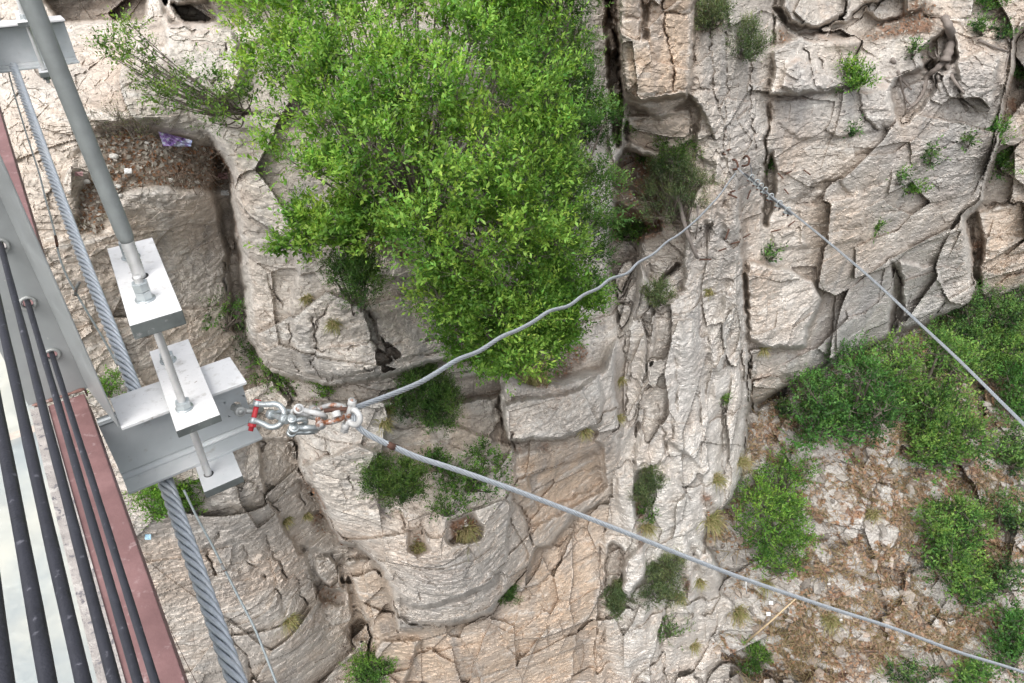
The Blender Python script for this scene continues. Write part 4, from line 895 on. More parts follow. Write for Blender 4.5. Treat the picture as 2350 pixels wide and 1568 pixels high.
def foliage(name, label, cat, clumps, base, leaf=.04, lw=.4, per=9, sprigs=500, colr=(.16, .30, .05), dark=(.05, .11, .02), seed=1, slen=.16, up=.55, squash=.8, group=None, stem_r=.03, shell=2.4, mat=None, twigs=.25, droop=0.0, limbs=True, parts=('trunk', 'crown')):
    """clumps: list of (world centre, radius). Leaves sit on sprigs, sprigs on the outside of clumps, limbs join clumps to the base"""
    rg = np.random.default_rng(seed); e = empty(name, base, label, cat, group)
    Cn = np.array([c for c, r in clumps]); R = np.array([r for c, r in clumps]); w_ = R**2/np.sum(R**2)
    k = rg.choice(len(R), sprigs, p=w_); nsub = 9
    sub = unit(rg.normal(size=(len(R), nsub, 3))); sub[..., 2] = np.abs(sub[..., 2])*np.where(rg.random((len(R), nsub)) < .75, 1, -.7); j_ = rg.integers(0, nsub, sprigs)
    dv = unit(sub[k, j_]+rg.normal(size=(sprigs, 3))*.25); subr = rg.random((len(R), nsub))[k, j_]
    # lobed, ragged outline
    lob = 1+.30*vn(Cn[k]*3+dv*2.2, seed)+.18*vn(Cn[k]*5+dv*5, seed+1)
    rad = R[k]*rg.random(sprigs)**(1/(shell*1.3))*lob*(.72+.42*subr); S = Cn[k]+dv*rad[:, None]*np.array([1, 1, squash])
    ax = unit(dv*.8+np.array([0, 0, up])-np.array([0, 0, droop])+rg.normal(size=(sprigs, 3))*.35)
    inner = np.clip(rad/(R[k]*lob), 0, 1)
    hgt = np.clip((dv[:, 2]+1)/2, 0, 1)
    n = sprigs*per; ix = np.repeat(np.arange(sprigs), per); u = (np.tile(np.arange(per), sprigs)+rg.random(n)*.6)/per
    A = ax[ix]; L = slen*(.7+.6*rg.random(sprigs))[ix]
    side = unit(np.cross(A, rg.normal(size=(n, 3)))); ph = np.where(u > .85, .25, 1.0)*(.65+.5*rg.random(n))
    dr = unit(A*np.cos(ph)[:, None]+side*np.sin(ph)[:, None])
    b = S[ix]+A*(u*L)[:, None]; ll = leaf*(.45+.95*rg.random(n)**1.3)*(1-.25*u)
    nrm = unit(np.cross(dr, np.cross(np.array([0, 0, 1.])+rg.normal(size=(n, 3))*.45+dv[ix]*.3, dr)))
    sd_ = np.cross(dr, nrm); wd = ll*lw*.5
    V = np.stack([b, b+dr*(ll*.5)[:, None]+sd_*wd[:, None]+nrm*(ll*.06)[:, None], b+dr*ll[:, None]-nrm*(ll*.08)[:, None], b+dr*(ll*.5)[:, None]-sd_*wd[:, None]+nrm*(ll*.06)[:, None]], 1)
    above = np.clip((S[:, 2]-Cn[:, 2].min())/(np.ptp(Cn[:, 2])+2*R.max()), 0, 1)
    t = np.clip(.02+.62*inner[ix]**1.5*(.15+.85*hgt[ix])+.12*above[ix]+.62*(subr[ix]-.42)+.13*rg.normal(size=n)+.22*(u-.5), 0, 1)[:, None]  # shading put into leaf colour: upper, outer leaves lighter, inner ones darker
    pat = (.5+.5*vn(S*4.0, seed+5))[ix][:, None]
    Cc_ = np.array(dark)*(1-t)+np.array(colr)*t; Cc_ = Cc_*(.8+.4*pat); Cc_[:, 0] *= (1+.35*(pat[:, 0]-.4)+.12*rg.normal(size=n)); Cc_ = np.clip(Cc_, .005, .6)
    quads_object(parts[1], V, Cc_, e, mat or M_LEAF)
    # limbs
    m = MB(); base = np.array(base, float)
    if limbs:
        for j, (c, r) in enumerate(clumps):
            c = np.array(c); mid = (base*.5+c*.5)+rg.normal(size=3)*r*.25-np.array([0, 0, .08*np.linalg.norm(c-base)]); L_ = catmull([base+rg.normal(size=3)*stem_r, mid, c], 4)
            m.tube(L_, list(np.linspace(stem_r, stem_r*.28, len(L_))), 5)
        for q in range(int(sprigs*twigs)):
            i = rg.integers(sprigs); c = Cn[k[i]]; s_ = S[i]; mid = (c+s_)/2+rg.normal(size=3)*R[k[i]]*.12; tr = max(stem_r*.12, .0018)
            m.tube([c+(s_-c)*.15, mid, s_, s_+ax[i]*slen*.6], [tr*1.3, tr, tr*.7, tr*.4], 3, False)
    else: m.tube([base, base+(Cn[0]-base)*.6], [stem_r, stem_r*.5], 5)
    m.build(parts[0], M_BARK, e); return e
def clump_px(lst):
    """(px, py, distance, radius in px) -> world clumps"""
    return [(wpt(x, y, d), r*d/F) for x, y, d, r in lst]
def fill_poly(poly, dfun, rpx, seed, n=400, sep=.8):
    rg = np.random.default_rng(seed); xs_ = [p[0] for p in poly]; ys_ = [p[1] for p in poly]; out = []
    for _ in range(n):
        x, y = rg.uniform(min(xs_), max(xs_)), rg.uniform(min(ys_), max(ys_))
        if not inpoly(np.array([x]), np.array([y]), poly)[0]: continue
        r = rpx*rg.uniform(.75, 1.25)
        if any(math.hypot(x-a, y-b) < (r+c)*.5*sep for a, b, _, c in out): continue
        out.append((x, y, dfun(x, y)*rg.uniform(.96, 1.04), r))
    return out
G1 = (.36, .60, .11); G1d = (.08, .18, .025)      # fresh spring green
G2 = (.19, .38, .07); G2d = (.035, .085, .018)
G3 = (.15, .28, .06); G3d = (.03, .07, .018)       # juniper
G4 = (.21, .40, .11); G4d = (.02, .055, .022)
GY = (.24, .32, .14); GYd = (.07, .10, .045)           # greyish shrubs

base = wpt(415, 215, 7.2)
poly = [(238,-70),(238,5),(262,30),(242,55),(262,92),(285,115),(268,145),(272,165),(305,185),(345,192),(385,215),(415,262),(432,290),(448,318),(452,340),(478,362),(510,366),(535,335),(545,300),(560,260),(550,200),(560,150),(550,90),(560,40),(560,-70)]
def dmain(x, y): return 6.0+.9*((x-410)/170)**2-.55*math.exp(-((y-150)/120)**2)+max(0, (y-270))*.0062+max(0, 40-y)*.003
cl1 = fill_poly(poly, dmain, 29, 5, 1100, .80)
gaps = [(415,205,34,12),(428,30,10,20),(476,82,12,14),(338,195,16,10),(300,130,8,8),(520,250,8,8)]
cl1 = [c for c in cl1 if not any(math.hypot((c[0]-a)/(p+6), (c[1]-b)/(q+6)) < 1 for a, b, p, q in gaps)]
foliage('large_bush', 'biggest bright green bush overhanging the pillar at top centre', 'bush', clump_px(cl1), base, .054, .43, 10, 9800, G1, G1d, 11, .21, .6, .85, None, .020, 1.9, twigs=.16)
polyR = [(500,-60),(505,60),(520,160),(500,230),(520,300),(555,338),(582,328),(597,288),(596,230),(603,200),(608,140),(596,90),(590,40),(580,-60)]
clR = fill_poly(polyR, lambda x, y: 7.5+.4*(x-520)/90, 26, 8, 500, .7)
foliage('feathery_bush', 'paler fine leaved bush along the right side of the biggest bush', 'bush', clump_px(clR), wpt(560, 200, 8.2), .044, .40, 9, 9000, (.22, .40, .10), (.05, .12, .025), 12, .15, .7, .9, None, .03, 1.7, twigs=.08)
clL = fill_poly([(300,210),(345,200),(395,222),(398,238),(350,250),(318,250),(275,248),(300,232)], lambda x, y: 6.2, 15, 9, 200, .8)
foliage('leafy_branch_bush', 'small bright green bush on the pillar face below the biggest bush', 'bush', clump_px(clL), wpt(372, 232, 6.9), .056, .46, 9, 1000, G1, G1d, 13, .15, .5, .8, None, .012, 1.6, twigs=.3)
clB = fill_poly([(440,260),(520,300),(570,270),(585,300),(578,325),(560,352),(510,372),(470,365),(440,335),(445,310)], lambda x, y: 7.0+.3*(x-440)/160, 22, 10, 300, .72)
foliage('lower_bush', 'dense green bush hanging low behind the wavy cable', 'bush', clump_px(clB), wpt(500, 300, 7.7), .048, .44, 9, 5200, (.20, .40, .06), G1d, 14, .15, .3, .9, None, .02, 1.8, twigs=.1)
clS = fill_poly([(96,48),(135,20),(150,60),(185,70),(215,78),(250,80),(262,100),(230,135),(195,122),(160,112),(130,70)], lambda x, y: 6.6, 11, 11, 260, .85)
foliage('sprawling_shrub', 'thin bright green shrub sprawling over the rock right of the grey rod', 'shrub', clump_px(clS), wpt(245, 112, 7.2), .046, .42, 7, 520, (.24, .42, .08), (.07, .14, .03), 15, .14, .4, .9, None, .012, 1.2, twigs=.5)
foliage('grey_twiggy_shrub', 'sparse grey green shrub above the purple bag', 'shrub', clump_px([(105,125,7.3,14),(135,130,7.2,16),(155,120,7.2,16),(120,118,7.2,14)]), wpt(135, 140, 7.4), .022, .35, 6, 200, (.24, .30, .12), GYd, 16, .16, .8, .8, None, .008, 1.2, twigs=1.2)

def shrub(px, py, rx, ry, label, kind='leafy', seed=1, n=None, name=None, depth=None, dens=1.0, cat='shrub', group=None, lift=.6):
    rx *= 1.22; ry *= 1.22; d = depth or terrd(px, py+ry*.5); d -= .12; r = min(rx, ry); rg = random.Random(seed); lst = []
    k = max(5, int(6+4*(rx*ry)/(r*r)+r*.3))
    for _ in range(k):
        a = rg.uniform(0, 6.28); q = math.sqrt(rg.random())*.72; lst.append((px+rx*q*math.cos(a), py+ry*q*math.sin(a), d-r*d/F*(lift+(.45 if kind in ('juniper', 'greyish') else 0))*rg.uniform(.4, 1.2), r*rg.uniform(.26, .46)))
    area = rx*ry
    P_ = {'leafy': (.040, .45, 8, G2, G2d, .13, .5), 'bright': (.036, .45, 8, (.22, .42, .06), G1d, .13, .5), 'juniper': (.045, .22, 10, G3, G3d, .16, .9), 'far': (.068, .5, 7, G4, G4d, .20, .6), 'deep': (.072, .5, 7, (.16, .37, .085), (.03, .085, .022), .22, .5),
          'greyish': (.034, .34, 8, GY, GYd, .16, .9), 'fargreen': (.068, .5, 7, (.27, .48, .11), (.045, .12, .03), .2, .6), 'farbright': (.060, .45, 7, (.27, .50, .09), (.05, .13, .025), .2, .6)}[kind]
    leafpx = P_[0]*F/d
    ns = int(dens*area*(26 if kind in ('juniper', 'greyish') else 15)/(leafpx*leafpx*P_[1]*P_[2])*1.0)+20
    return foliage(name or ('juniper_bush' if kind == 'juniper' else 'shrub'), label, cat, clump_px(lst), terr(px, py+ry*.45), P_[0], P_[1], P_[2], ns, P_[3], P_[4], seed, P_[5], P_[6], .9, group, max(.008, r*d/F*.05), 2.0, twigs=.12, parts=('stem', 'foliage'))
K = .43574
SH = [  # display x, y, rx, ry, label, kind, density
 (815,655,62,60,'round dark juniper on the ledge under the biggest bush','juniper',1.3),
 (962,860,42,50,'upper part of a juniper just above the pale cable','juniper',1.1),
 (985,930,72,70,'tall dull green juniper crossed by the pale cable','juniper',1.0),
 (908,1095,62,62,'round yellow green juniper under the rusty tape','juniper',1.3),
 (1075,1085,105,62,'wide leafy shrub on the ledge behind the straight cable','leafy',.8),
 (1030,1165,45,28,'leafy tuft hanging below the wide ledge shrub','leafy',.6),
 (1152,1348,32,40,'small juniper at the right rim of the pillar nose','juniper',1.2),
 (850,1555,56,52,'dark green shrub at the bottom edge of the picture','leafy',1.3),
 (355,1150,52,56,'bright shrub left of the thick rope below the beam','bright',1.2),
 (440,1135,40,48,'bright shrub right of the thick rope below the beam','bright',1.0),
 (250,890,26,34,'yellow green tuft between post and thick rope','bright',1.1),
 (520,730,70,45,'thin creeper in the dark crevice left of the pillar','leafy',.38),
 (590,810,50,40,'thin creeper lower in the same crevice','leafy',.30),
 (640,860,70,46,'low shrub above the end of the near beam','leafy',.5),
 (740,890,40,28,'sparse green sprig above the chain of shackles','bright',.4),
 (1545,450,66,88,'large grey green shrub in the gully','greyish',.6),
 (1560,355,60,38,'green leafy shrub on top of the grey one in the gully','leafy',.7),
 (1455,520,48,42,'green shrub at the foot of the gully','leafy',.9),
 (1440,270,34,50,'leafy vine right of the biggest bush','leafy',.6),
 (1475,330,28,60,'vine trailing down beside the black cleft','leafy',.4),
 (1960,178,32,38,'round bright green juniper on the upper far cliff','farbright',1.9),
 (2095,424,26,25,'round green juniper right of the taut cable on the cliff','farbright',1.6),
 (2065,410,18,22,'small pale bush touching the round juniper','far',.9),
 (2130,362,32,22,'pale flat bush above the round juniper','far',.7),
 (2300,365,48,55,'large green bush near the right edge of the cliff','fargreen',1.2),
 (2290,310,30,40,'bush above the large one at the right edge','fargreen',.8),
 (2252,68,22,20,'small bush right of the gnarled root','far',1.0),
 (2300,78,20,16,'tiny bush next to the small one near the root','far',.8),
 (2095,120,18,14,'tiny bush left of the gnarled root','far',.8),
 (2335,180,30,30,'bush at the right edge of the picture, high up','far',.7),
 (2270,12,40,16,'green bush at the top right corner','fargreen',1.0),
 (1630,35,40,42,'brownish green bush at the top of the gully','greyish',.9),
 (1712,100,55,42,'grey twiggy bush below the top of the gully','greyish',.6),
 (1955,305,16,12,'small tuft under the long ledge of the far cliff','far',1.0),
 (2220,330,12,12,'tiny round tuft on the smooth grey face','far',1.0),
 (2015,522,10,9,'tiny green tuft beside the taut cable','farbright',1.2),
 (1510,680,32,26,'grey green bush in the small cave','greyish',1.2),
 (1485,1110,34,50,'grey green bush on the white flank','greyish',1.0),
 (1495,1170,26,28,'leafy tuft under the grey bush on the white flank','leafy',.7),
 (1418,1372,34,48,'grey bush beside the white boulder','greyish',1.0),
 (1520,1335,50,62,'large grey green bush on the lower white flank','greyish',.9),
 (1535,1435,60,38,'thin leafy sprigs on the lower white flank','leafy',.22),
 (1665,915,12,8,'tiny tuft on the tall white flank','leafy',1.0),
 (1792,942,20,16,'small green plant at the foot of the far cliff','far',1.0),
 (1770,585,22,20,'small tuft in the vertical crevice','far',.5),
 (1765,370,20,24,'small tuft above the clips','far',.5),
]
for i, (x, y, rx, ry, lb, kd, dn) in enumerate(SH):
    shrub(x*K, y*K, rx*K, ry*K, lb, kd, 100+i, dens=dn, depth=6.75 if i == 0 else None)
TR = [
 (1935,925,110,115,'deep green tree at the foot of the far cliff','deep',1.3),
 (2110,880,120,110,'mid green tree right of the deep green one','fargreen',1.2),
 (2170,1010,95,85,'green tree hanging down slope below the mid green one','fargreen',1.1),
 (2235,740,85,80,'upper tree against the cliff behind the cable','far',1.2),
 (2290,800,75,70,'pale tree under the taut cable','fargreen',1.0),
 (2345,740,50,90,'tree cut by the right edge above the cable','far',1.2),
 (2340,900,45,75,'dark tree cut by the right edge below the cable','deep',1.1),
 (2330,1040,48,60,'dark bush at the right edge on the slope','far',1.0),
 (1770,1200,100,72,'bright green shrub left on the slope','farbright',1.1),
 (1800,1090,80,50,'thin pale shrub above the bright one on the slope','farbright',.4),
 (1790,1290,70,34,'lower skirt of the bright shrub','farbright',.5),
 (2180,1240,85,95,'soft round green tree in the middle of the slope','fargreen',1.2),
 (2230,1350,60,50,'green bush below the soft round tree','fargreen',.7),
 (2320,1180,50,55,'blue green thin bush near the right edge','far',.7),
 (1735,1490,42,55,'thin green bush by the bamboo pole','leafy',.8),
 (2325,1480,48,85,'dark bush in the bottom right corner','deep',1.2),
 (2230,1550,60,32,'bush at the bottom edge near the right corner','fargreen',.9),
 (2300,1330,45,45,'faint bush between round tree and right edge','far',.5),
 (2090,1545,70,30,'low green growth at the bottom edge','far',.5),
]
for i, (x, y, rx, ry, lb, kd, dn) in enumerate(TR):
    tree = rx > 70 and 'tree' in lb
    shrub(x*K, y*K, rx*K*1.02, ry*K*1.05, lb, kd, 300+i, dens=dn*1.1, name='small_tree' if 'tree' in lb else 'slope_bush', cat='tree' if 'tree' in lb else 'bush', group='trees and bushes on the slope', lift=.9)

# grass tufts (countable) and slope grass (not countable)
def tuft(px, py, rpx, label, seed, c=(.42, .33, .19), c2=(.22, .25, .08), n=130, name='grass_tuft'):
    rg = np.random.default_rng(seed); B_ = terr(px, py); d = terrd(px, py); nr = terrn(px, py); nr = nr/np.linalg.norm(nr); B_ = B_+nr*.01
    R = rpx*d/F; e = empty(name, B_, label, 'grass', 'grass tufts growing on the rock')
    bs = B_+rg.normal(size=(n, 3))*R*.22*np.array([1, 1, .5]); dr = unit(nr*.7+rg.normal(size=(n, 3))*.5+np.array([0, 0, .25])); L = R*(.8+.7*rg.random(n))
    sd_ = unit(np.cross(dr, rg.normal(size=(n, 3))))*(.0035+.0012*d/6)
    g = np.array([0, 0, -1.])*(L*.35)[:, None]
    mid = bs+dr*(L*.55)[:, None]; tip = bs+dr*L[:, None]+g
    V = np.stack([bs-sd_, bs+sd_, mid+sd_*.8, mid-sd_*.8], 1); V2 = np.stack([mid-sd_*.8, mid+sd_*.8, tip+sd_*.15, tip-sd_*.15], 1)
    t = rg.random((n, 1)); C_ = np.array(c)*t+np.array(c2)*(1-t)
    quads_object('blades', np.concatenate([V, V2]), np.concatenate([C_, C_]), e, M_DRY)
for i, (x, y, r, lb) in enumerate([(660,1420,26,'straw coloured tuft on the near rock above the bottom edge'),(765,740,20,'dry tuft under the round dark juniper'),(705,682,16,'dry tuft left of the round dark juniper'),(885,932,22,'dry tuft just right of the cable shackle'),(880,970,24,'lower dry tuft right of the cable shackle'),
   (650,1195,16,'brown tuft in a crack of the near rock'),(700,1180,12,'small brown tuft right of the crack'),(955,1255,26,'tuft in the left niche of the pillar nose'),(1065,1215,34,'dry tuft in the right niche of the pillar nose'),(1340,985,18,'green tuft at the end of the soil ledge'),(1420,870,14,'tuft on the white rim, upper'),(1418,960,14,'tuft on the white rim, lower'),
   (1480,1205,26,'pale straw tuft under the bush on the white flank'),(1625,1190,34,'large straw tuft at the foot of the white flank'),(1600,1330,20,'brown tuft between white boulders'),(1625,670,14,'tuft beside the small cave'),(1590,1480,18,'orange tuft low on the white flank'),(1230,880,46,'wide mat of dry grass on the soil ledge'),(1640,1100,26,'dry tuft at the slope foot'),(1690,1400,30,'dry tuft on the slope below the cable'),
   (1900,1420,30,'straw tuft on the lower slope'),(1760,1340,26,'straw tuft near the white scraps'),(2000,1180,26,'straw tuft beside the grey slabs'),(1750,800,14,'thin tuft in the crevice base'),(1695,1060,26,'pale tuft under the deep green tree'),(1555,1365,20,'brown tuft by the grey bush')]):
    tuft(x*K, y*K, r*K, lb, 500+i, n=150 if r < 30 else 260)
# countless grass and leaf litter on the slope and soil ledges
rg = np.random.default_rng(77)
def scatter(name, n, accept, size, colA, colB, label, mat, blade=False):
    pts = []; nrm = []
    J = rg.integers(0, len(xs), n*12); I = rg.integers(0, len(ys), n*12); ok = accept[I, J]; I, J = I[ok][:n], J[ok][:n]
    B_ = P[I, J].astype(float); Nn = N[I, J].astype(float); m = len(B_)
    # pull weights by area: nearer cells are smaller, fine
    B_ = B_+rg.normal(size=(m, 3))*.02; L = size*(.5+rg.random(m))
    if blade:
        dr = unit(Nn*.5+rg.normal(size=(m, 3))*.5+np.array([0, 0, .35])); sd_ = unit(np.cross(dr, rg.normal(size=(m, 3))))*.008; tip = B_+dr*L[:, None]+np.array([0, 0, -.3])*L[:, None]
        V = np.stack([B_-sd_, B_+sd_, tip+sd_*.3, tip-sd_*.3], 1)
    else:
        u = unit(np.cross(Nn+rg.normal(size=(m, 3))*.4, rg.normal(size=(m, 3)))); v = unit(np.cross(Nn+rg.normal(size=(m, 3))*.4, u)); B_ = B_+Nn*.015
        V = np.stack([B_-u*L[:, None]*.5, B_+v*L[:, None]*.28, B_+u*L[:, None]*.5, B_-v*L[:, None]*.28], 1)
    t = rg.random((m, 1)); C_ = np.array(colA)*t+np.array(colB)*(1-t)
    e = None
    off = np.zeros(3)
    class Z: pass
    me_parent = empty('tmp', (0, 0, 0)); o = quads_object(name, V, C_, me_parent, mat); o.parent = None; bpy.data.objects.remove(me_parent)
    tag(o, label, 'ground cover', None, 'stuff')
def rubble(name, n, accept, lo, hi, label, seed):
    rg = np.random.default_rng(seed); J = rg.integers(0, len(xs), n*14); I = rg.integers(0, len(ys), n*14); ok = accept[I, J]; I, J = I[ok][:n], J[ok][:n]; m = len(I)
    B_ = P[I, J].astype(float); R = lo+(hi-lo)*rg.random(m)**3
    t = (1+5**.5)/2; ico = unit(np.array([(-1,t,0),(1,t,0),(-1,-t,0),(1,-t,0),(0,-1,t),(0,1,t),(0,-1,-t),(0,1,-t),(t,0,-1),(t,0,1),(-t,0,-1),(-t,0,1)], float))
    fc = np.array([(0,11,5),(0,5,1),(0,1,7),(0,7,10),(0,10,11),(1,5,9),(5,11,4),(11,10,2),(10,7,6),(7,1,8),(3,9,4),(3,4,2),(3,2,6),(3,6,8),(3,8,9),(4,9,5),(2,4,11),(6,2,10),(8,6,7),(9,8,1)])
    A = unit(rg.normal(size=(m, 3))); Bv = unit(np.cross(A, rg.normal(size=(m, 3)))); Cv = np.cross(A, Bv)
    k = ico[None]*(1+rg.normal(size=(m, 12, 1))*.20); sc = np.stack([1.25+0*R, .85+.3*rg.random(m), .45+.3*rg.random(m)], 1)
    B_ = B_-N[I, J]*R[:, None]*.3; V = B_[:, None]+R[:, None, None]*(k[..., 0:1]*sc[:, None, 0:1]*A[:, None]+k[..., 1:2]*sc[:, None, 1:2]*Bv[:, None]+k[..., 2:3]*sc[:, None, 2:3]*Cv[:, None])
    T = V[:, fc].reshape(-1, 3, 3); c = np.array([.36, .335, .305])*(1+.16*rg.normal(size=(m, 1)))+rg.random((m, 1))*np.array([.05, .0, -.03]); C_ = np.clip(np.repeat(c, 20, 0)*(1+.06*rg.normal(size=(m*20, 1))), .1, .7)
    e = empty('tmp', (0, 0, 0)); o = quads_object(name, T, C_, e, ROCK, 3); o.parent = None; bpy.data.objects.remove(e); tag(o, label, 'rubble', None, 'stuff')
inb = (X > -20) & (X < 1050) & (Y > -20) & (Y < 700)
scatter('dry_grass', 24000, inb & (isG > .6) & (sm > .5) & (fbm(P*1.3+2, 3, 170) > -.15), .24, (.36, .26, .16), (.20, .18, .08), 'dry straw coloured grass covering the gorge slope', M_DRY, True)
rubble('rubble', 1500, inb & (isG > .7), .03, .16, 'grey angular rubble strewn over the gorge slope', 5)
rubble('stone_chips', 260, inb & (isG < .3) & (sm > .5), .01, .045, 'small pale stone chips on the soil ledges', 6)
scatter('leaf_litter', 9000, inb & (isG < .3) & (sm > .6), .045, (.30, .15, .08), (.20, .14, .10), 'brown leaf litter in the rock pockets', M_DRY)
scatter('slope_litter', 18000, inb & (isG > .6) & (sm > .3), .09, (.34, .19, .11), (.40, .33, .26), 'reddish leaf litter on the gorge slope', M_DRY)
scatter('gravel', 5000, inb & (isG < .3) & (sm > .45), .05, (.50, .46, .41), (.38, .35, .31), 'pale gravel chips among the litter', M_DRY)

# dead wood
def limbs_obj(name, lines, label, cat, mat=M_ROOT):
    m = MB()
    for pts, r0, r1 in lines:
        q = catmull([wpt(x, y, (terrd(x, y) if d is None else d)-o_) for x, y, d, o_ in pts], 6); m.tube(q, [r*(1+.15*math.sin(i*1.7)) for i, r in enumerate(np.linspace(r0, r1, len(q)))], 8)
    o = m.build(name, mat); tag(o, label, cat); return o
def zf(*pts, off=.08): return [(575+x*.1913, y*.1913, None, off) for x, y in pts]
limbs_obj('gnarled_root', [(zf((1930,90),(1955,140),(1968,200),(1955,260),(1935,320), off=.2), .06, .09), (zf((1935,320),(1890,360),(1840,405),(1825,470),(1790,530),(1740,570)), .06, .02), (zf((1930,315),(1870,300),(1850,270),(1860,225)), .03, .012), (zf((1940,325),(1975,410),(2035,490)), .045, .015),
   (zf((1925,310),(1890,290),(1880,240)), .02, .01), (zf((1690,370),(1720,500),(1760,560)), .022, .012), (zf((1660,310),(1700,400),(1760,470)), .035, .015), (zf((1700,400),(1690,430)), .02, .01), (zf((2110,210),(2200,250),(2270,270)), .025, .015), (zf((2270,270),(2255,330),(2245,400)), .02, .008)], 'gnarled grey tree roots clinging to the upper right of the far cliff', 'root')
limbs_obj('dead_trunk', [(zf((530,1000),(555,1100),(590,1230),(640,1350), off=.3), .035, .03), (zf((640,1080),(640,1180),(630,1250), off=.15), .015, .01)], 'dead leaning trunk under the grey green shrub of the gully', 'dead branch')
limbs_obj('bare_roots', [([(374,497,None,.05),(378,505,None,.08),(382,512,None,.08),(391,519,None,.06)], .022, .012), ([(370,508,None,.05),(378,503,None,.08),(394,503,None,.05)], .014, .008)], 'small bare grey roots under the round yellow green juniper', 'root')
m = MB(); rg2 = random.Random(4)
for i in range(110):
    x, y = rg2.uniform(165, 228), rg2.uniform(146, 186)
    if x > 215 and y < 150: continue
    a = rg2.uniform(-.5, 1.2) if rg2.random() < .7 else rg2.uniform(0, 3.1); L_ = rg2.uniform(5, 16); d = terrd(x, y)-rg2.uniform(.02, .14)
    x2, y2 = x+L_*math.cos(a), y+L_*math.sin(a); m.tube([wpt(x, y, d), wpt((x+x2)/2, (y+y2)/2+rg2.uniform(-1.5, 1.5), d-.03), wpt(x2, y2, min(d, terrd(x2, y2)-.02))], rg2.uniform(.0025, .005), 4)
tag(m.build('brushwood', paint_mat('dead_twigs', (.16, .12, .09), .9, 0, .3, 30)), 'heap of dead brown twigs below the purple bag', 'brushwood')

# litter
def crumpled(name, cx, cy, w_, h_, label, mat, cat, seed, lift=.05, nx=10, ny=6, quad=None):
    rg = np.random.default_rng(seed); d = terrd(cx, cy)-lift; m = MB(); vs = []
    q = quad or [(-1, -1), (1, -1), (1, 1), (-1, 1)]
    for j in range(ny+1):
        for i in range(nx+1):
            u, v = i/nx, j/ny
            x = (q[0][0]*(1-u)*(1-v)+q[1][0]*u*(1-v)+q[2][0]*u*v+q[3][0]*(1-u)*v); y = (q[0][1]*(1-u)*(1-v)+q[1][1]*u*(1-v)+q[2][1]*u*v+q[3][1]*(1-u)*v)
            vs.append(wpt(cx+x*w_, cy+y*h_, d-(.04+.03*rg.normal())*(w_*d/F)*6*math.sin(math.pi*u)*math.sin(math.pi*v)+rg.normal()*.004))
    m.add(vs, [(j*(nx+1)+i, j*(nx+1)+i+1, (j+1)*(nx+1)+i+1, (j+1)*(nx+1)+i) for j in range(ny) for i in range(nx)], False)
    o = m.build(name, mat); s_ = o.modifiers.new('thick', 'SOLIDIFY'); s_.thickness = .003; tag(o, label, cat); return o
M_BAG = paint_mat('printed_purple_foil', (.27, .17, .42), .3, .1, .15, 14, .3, [(16, .50, .56, (.52, .55, .66)), (9, .58, .64, (.30, .36, .58))], .6)
crumpled('plastic_bag', 175.5, 139, 17, 7.5, 'crumpled purple and blue plastic bag lying on the soil ledge', M_BAG, 'bag', 3, .16, quad=[(-1, -1), (1.0, .2), (.9, 1.), (-.72, .95)])
M_WP = paint_mat('white_plastic', (.75, .75, .74), .5); M_PK = paint_mat('faded_pink_plastic', (.50, .30, .30), .6)
for i, (x, y, w_, h_, lb, mt) in enumerate([(771,603,2.1,1.8,'upper white paper scrap on the slope',M_WP),(768.5,614,2.2,1.9,'lower white paper scrap on the slope',M_WP),(128,171,3.6,2.4,'white scrap lying on the soil ledge',M_WP),(225,193,4,2.4,'white scrap at the edge of the crevice',M_WP),(223,176,5.5,3,'faded pink wrapper at the edge of the crevice',M_PK),(79,174,4,2,'pink wrapper on the orange leaves',M_PK),(148,537,3,2.6,'pale blue crumpled scrap beside the red beam',paint_mat('pale_blue_plastic', (.40, .62, .75), .4)),(829,584,1.4,1,'small white scrap under the bright shrub',M_WP),(841,620,1.3,1,'tiny white scrap below the straight cable',M_WP)]):
    crumpled('litter_scrap', x, y, w_, h_, lb, mt, 'litter', 20+i, .06, 4, 3); 
def loose_stone(px, py, r, label, seed):
    rg = random.Random(seed); bm_pts = []; B_ = terr(px, py); d = terrd(px, py); R = r*d/F; m = MB(); n1, n2 = 10, 7; vs = []
    for j in range(n2+1):
        for i in range(n1):
            th = math.pi*j/n2; ph = 2*math.pi*i/n1; v = np.array([math.sin(th)*math.cos(ph), math.sin(th)*math.sin(ph)*.8, math.cos(th)*.65]); k = 1+.35*float(vn((v*1.6+seed)[None], seed)[0]); vs.append(B_+np.array([0, -.02, .3*R])+v*R*k)
    m.add(vs, [(j*n1+i, (j+1)*n1+i, (j+1)*n1+(i+1) % n1, j*n1+(i+1) % n1) for j in range(n2) for i in range(n1)], False)
    tag(m.build('stone', paint_mat('pale_stone', (.58, .56, .52), .9, 0, .15, 20, .6)), label, 'stone', 'loose stones on the soil ledge')
for i, (x, y, r, lb) in enumerate([(119,187,3.4,'white stone right of the grey rod, upper'),(121,196,3.2,'white stone right of the grey rod, lower'),(171,181,3.6,'pale stone under the brushwood'),(115,157,4.2,'flat pale stone near the grey rod'),(88,182,3.4,'stone left of the grey rod'),(198,182,3.0,'yellowish stone near the crevice'),(148,143,2.4,'small white stone left of the purple bag')]): loose_stone(x, y, r, lb, 40+i)
o = MB().tube([wpt(743, 645, terrd(743, 645)-.12), wpt(769, 623, terrd(769, 623)-.28), wpt(796, 598.5, terrd(796, 598.5)-.12)], [.022, .020, .016], 8).build('bamboo_pole', paint_mat('dry_bamboo', (.52, .40, .25), .6)); tag(o, 'thin tan bamboo pole leaning on the slope under the straight cable', 'pole')
sA = dp(1712, 1332, invd(2.72, 5.6, (1712-811)/(1549.)))
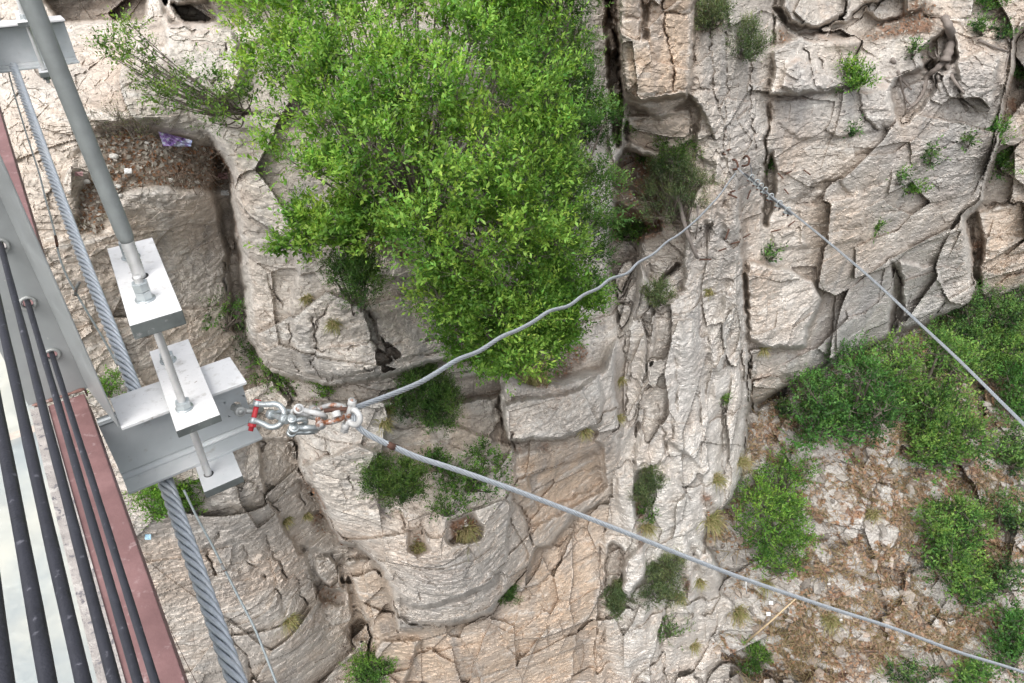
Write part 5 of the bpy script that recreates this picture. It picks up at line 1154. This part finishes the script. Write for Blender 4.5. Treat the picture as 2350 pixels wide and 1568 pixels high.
o = MB().tube([sA, sA+np.array([.012, 0, -.06]), sA+np.array([.03, .0, -.125])], .0035, 6).build('white_strap', M_WP); tag(o, 'short white strap hanging from the straight cable', 'strap')
# ---------- camera, sky, sun ----------
cam = bpy.data.cameras.new('camera'); cam.lens = 24; cam.sensor_width = 36; cam.clip_end = 500; cam.clip_start = .02
co = bpy.data.objects.new('camera', cam); col.objects.link(co); co.location = (0, 0, CAMZ); co.rotation_euler = (math.radians(55), 0, 0)
scene.camera = co
w = bpy.data.worlds.new('World'); scene.world = w; w.use_nodes = True; nt = w.node_tree; nt.nodes.clear()
SUN_EL, SUN_ROT = math.radians(56), math.radians(200)
sky = nt.nodes.new('ShaderNodeTexSky'); sky.sky_type = 'NISHITA'; sky.sun_disc = False; sky.sun_elevation = SUN_EL; sky.sun_rotation = SUN_ROT
sky.air_density = 1.0; sky.dust_density = 4.0; sky.ozone_density = 1.0
hs = nt.nodes.new('ShaderNodeHueSaturation'); hs.inputs['Saturation'].default_value = .25; hs.inputs['Value'].default_value = 1.9   # overcast: the cloud layer takes the blue out
bg = nt.nodes.new('ShaderNodeBackground'); bg.inputs['Strength'].default_value = .15
out = nt.nodes.new('ShaderNodeOutputWorld')
nt.links.new(sky.outputs[0], hs.inputs['Color']); nt.links.new(hs.outputs[0], bg.inputs[0]); nt.links.new(bg.outputs[0], out.inputs[0])
sl = bpy.data.lights.new('sun', 'SUN'); sl.energy = 1.5; sl.angle = math.radians(60); sl.color = (1, .97, .93)
so = bpy.data.objects.new('sun', sl); col.objects.link(so); so.location = (0, 0, CAMZ+10)
# direction towards the sun: rotation measured clockwise from +Y
sd = Vector((math.sin(SUN_ROT)*math.cos(SUN_EL), math.cos(SUN_ROT)*math.cos(SUN_EL), math.sin(SUN_EL)))
so.rotation_euler = sd.to_track_quat('Z', 'Y').to_euler()
scene.view_settings.view_transform = 'Standard'; scene.view_settings.look = 'None'; scene.view_settings.exposure = 0
scene.cycles.max_bounces = 6; scene.cycles.transparent_max_bounces = 8
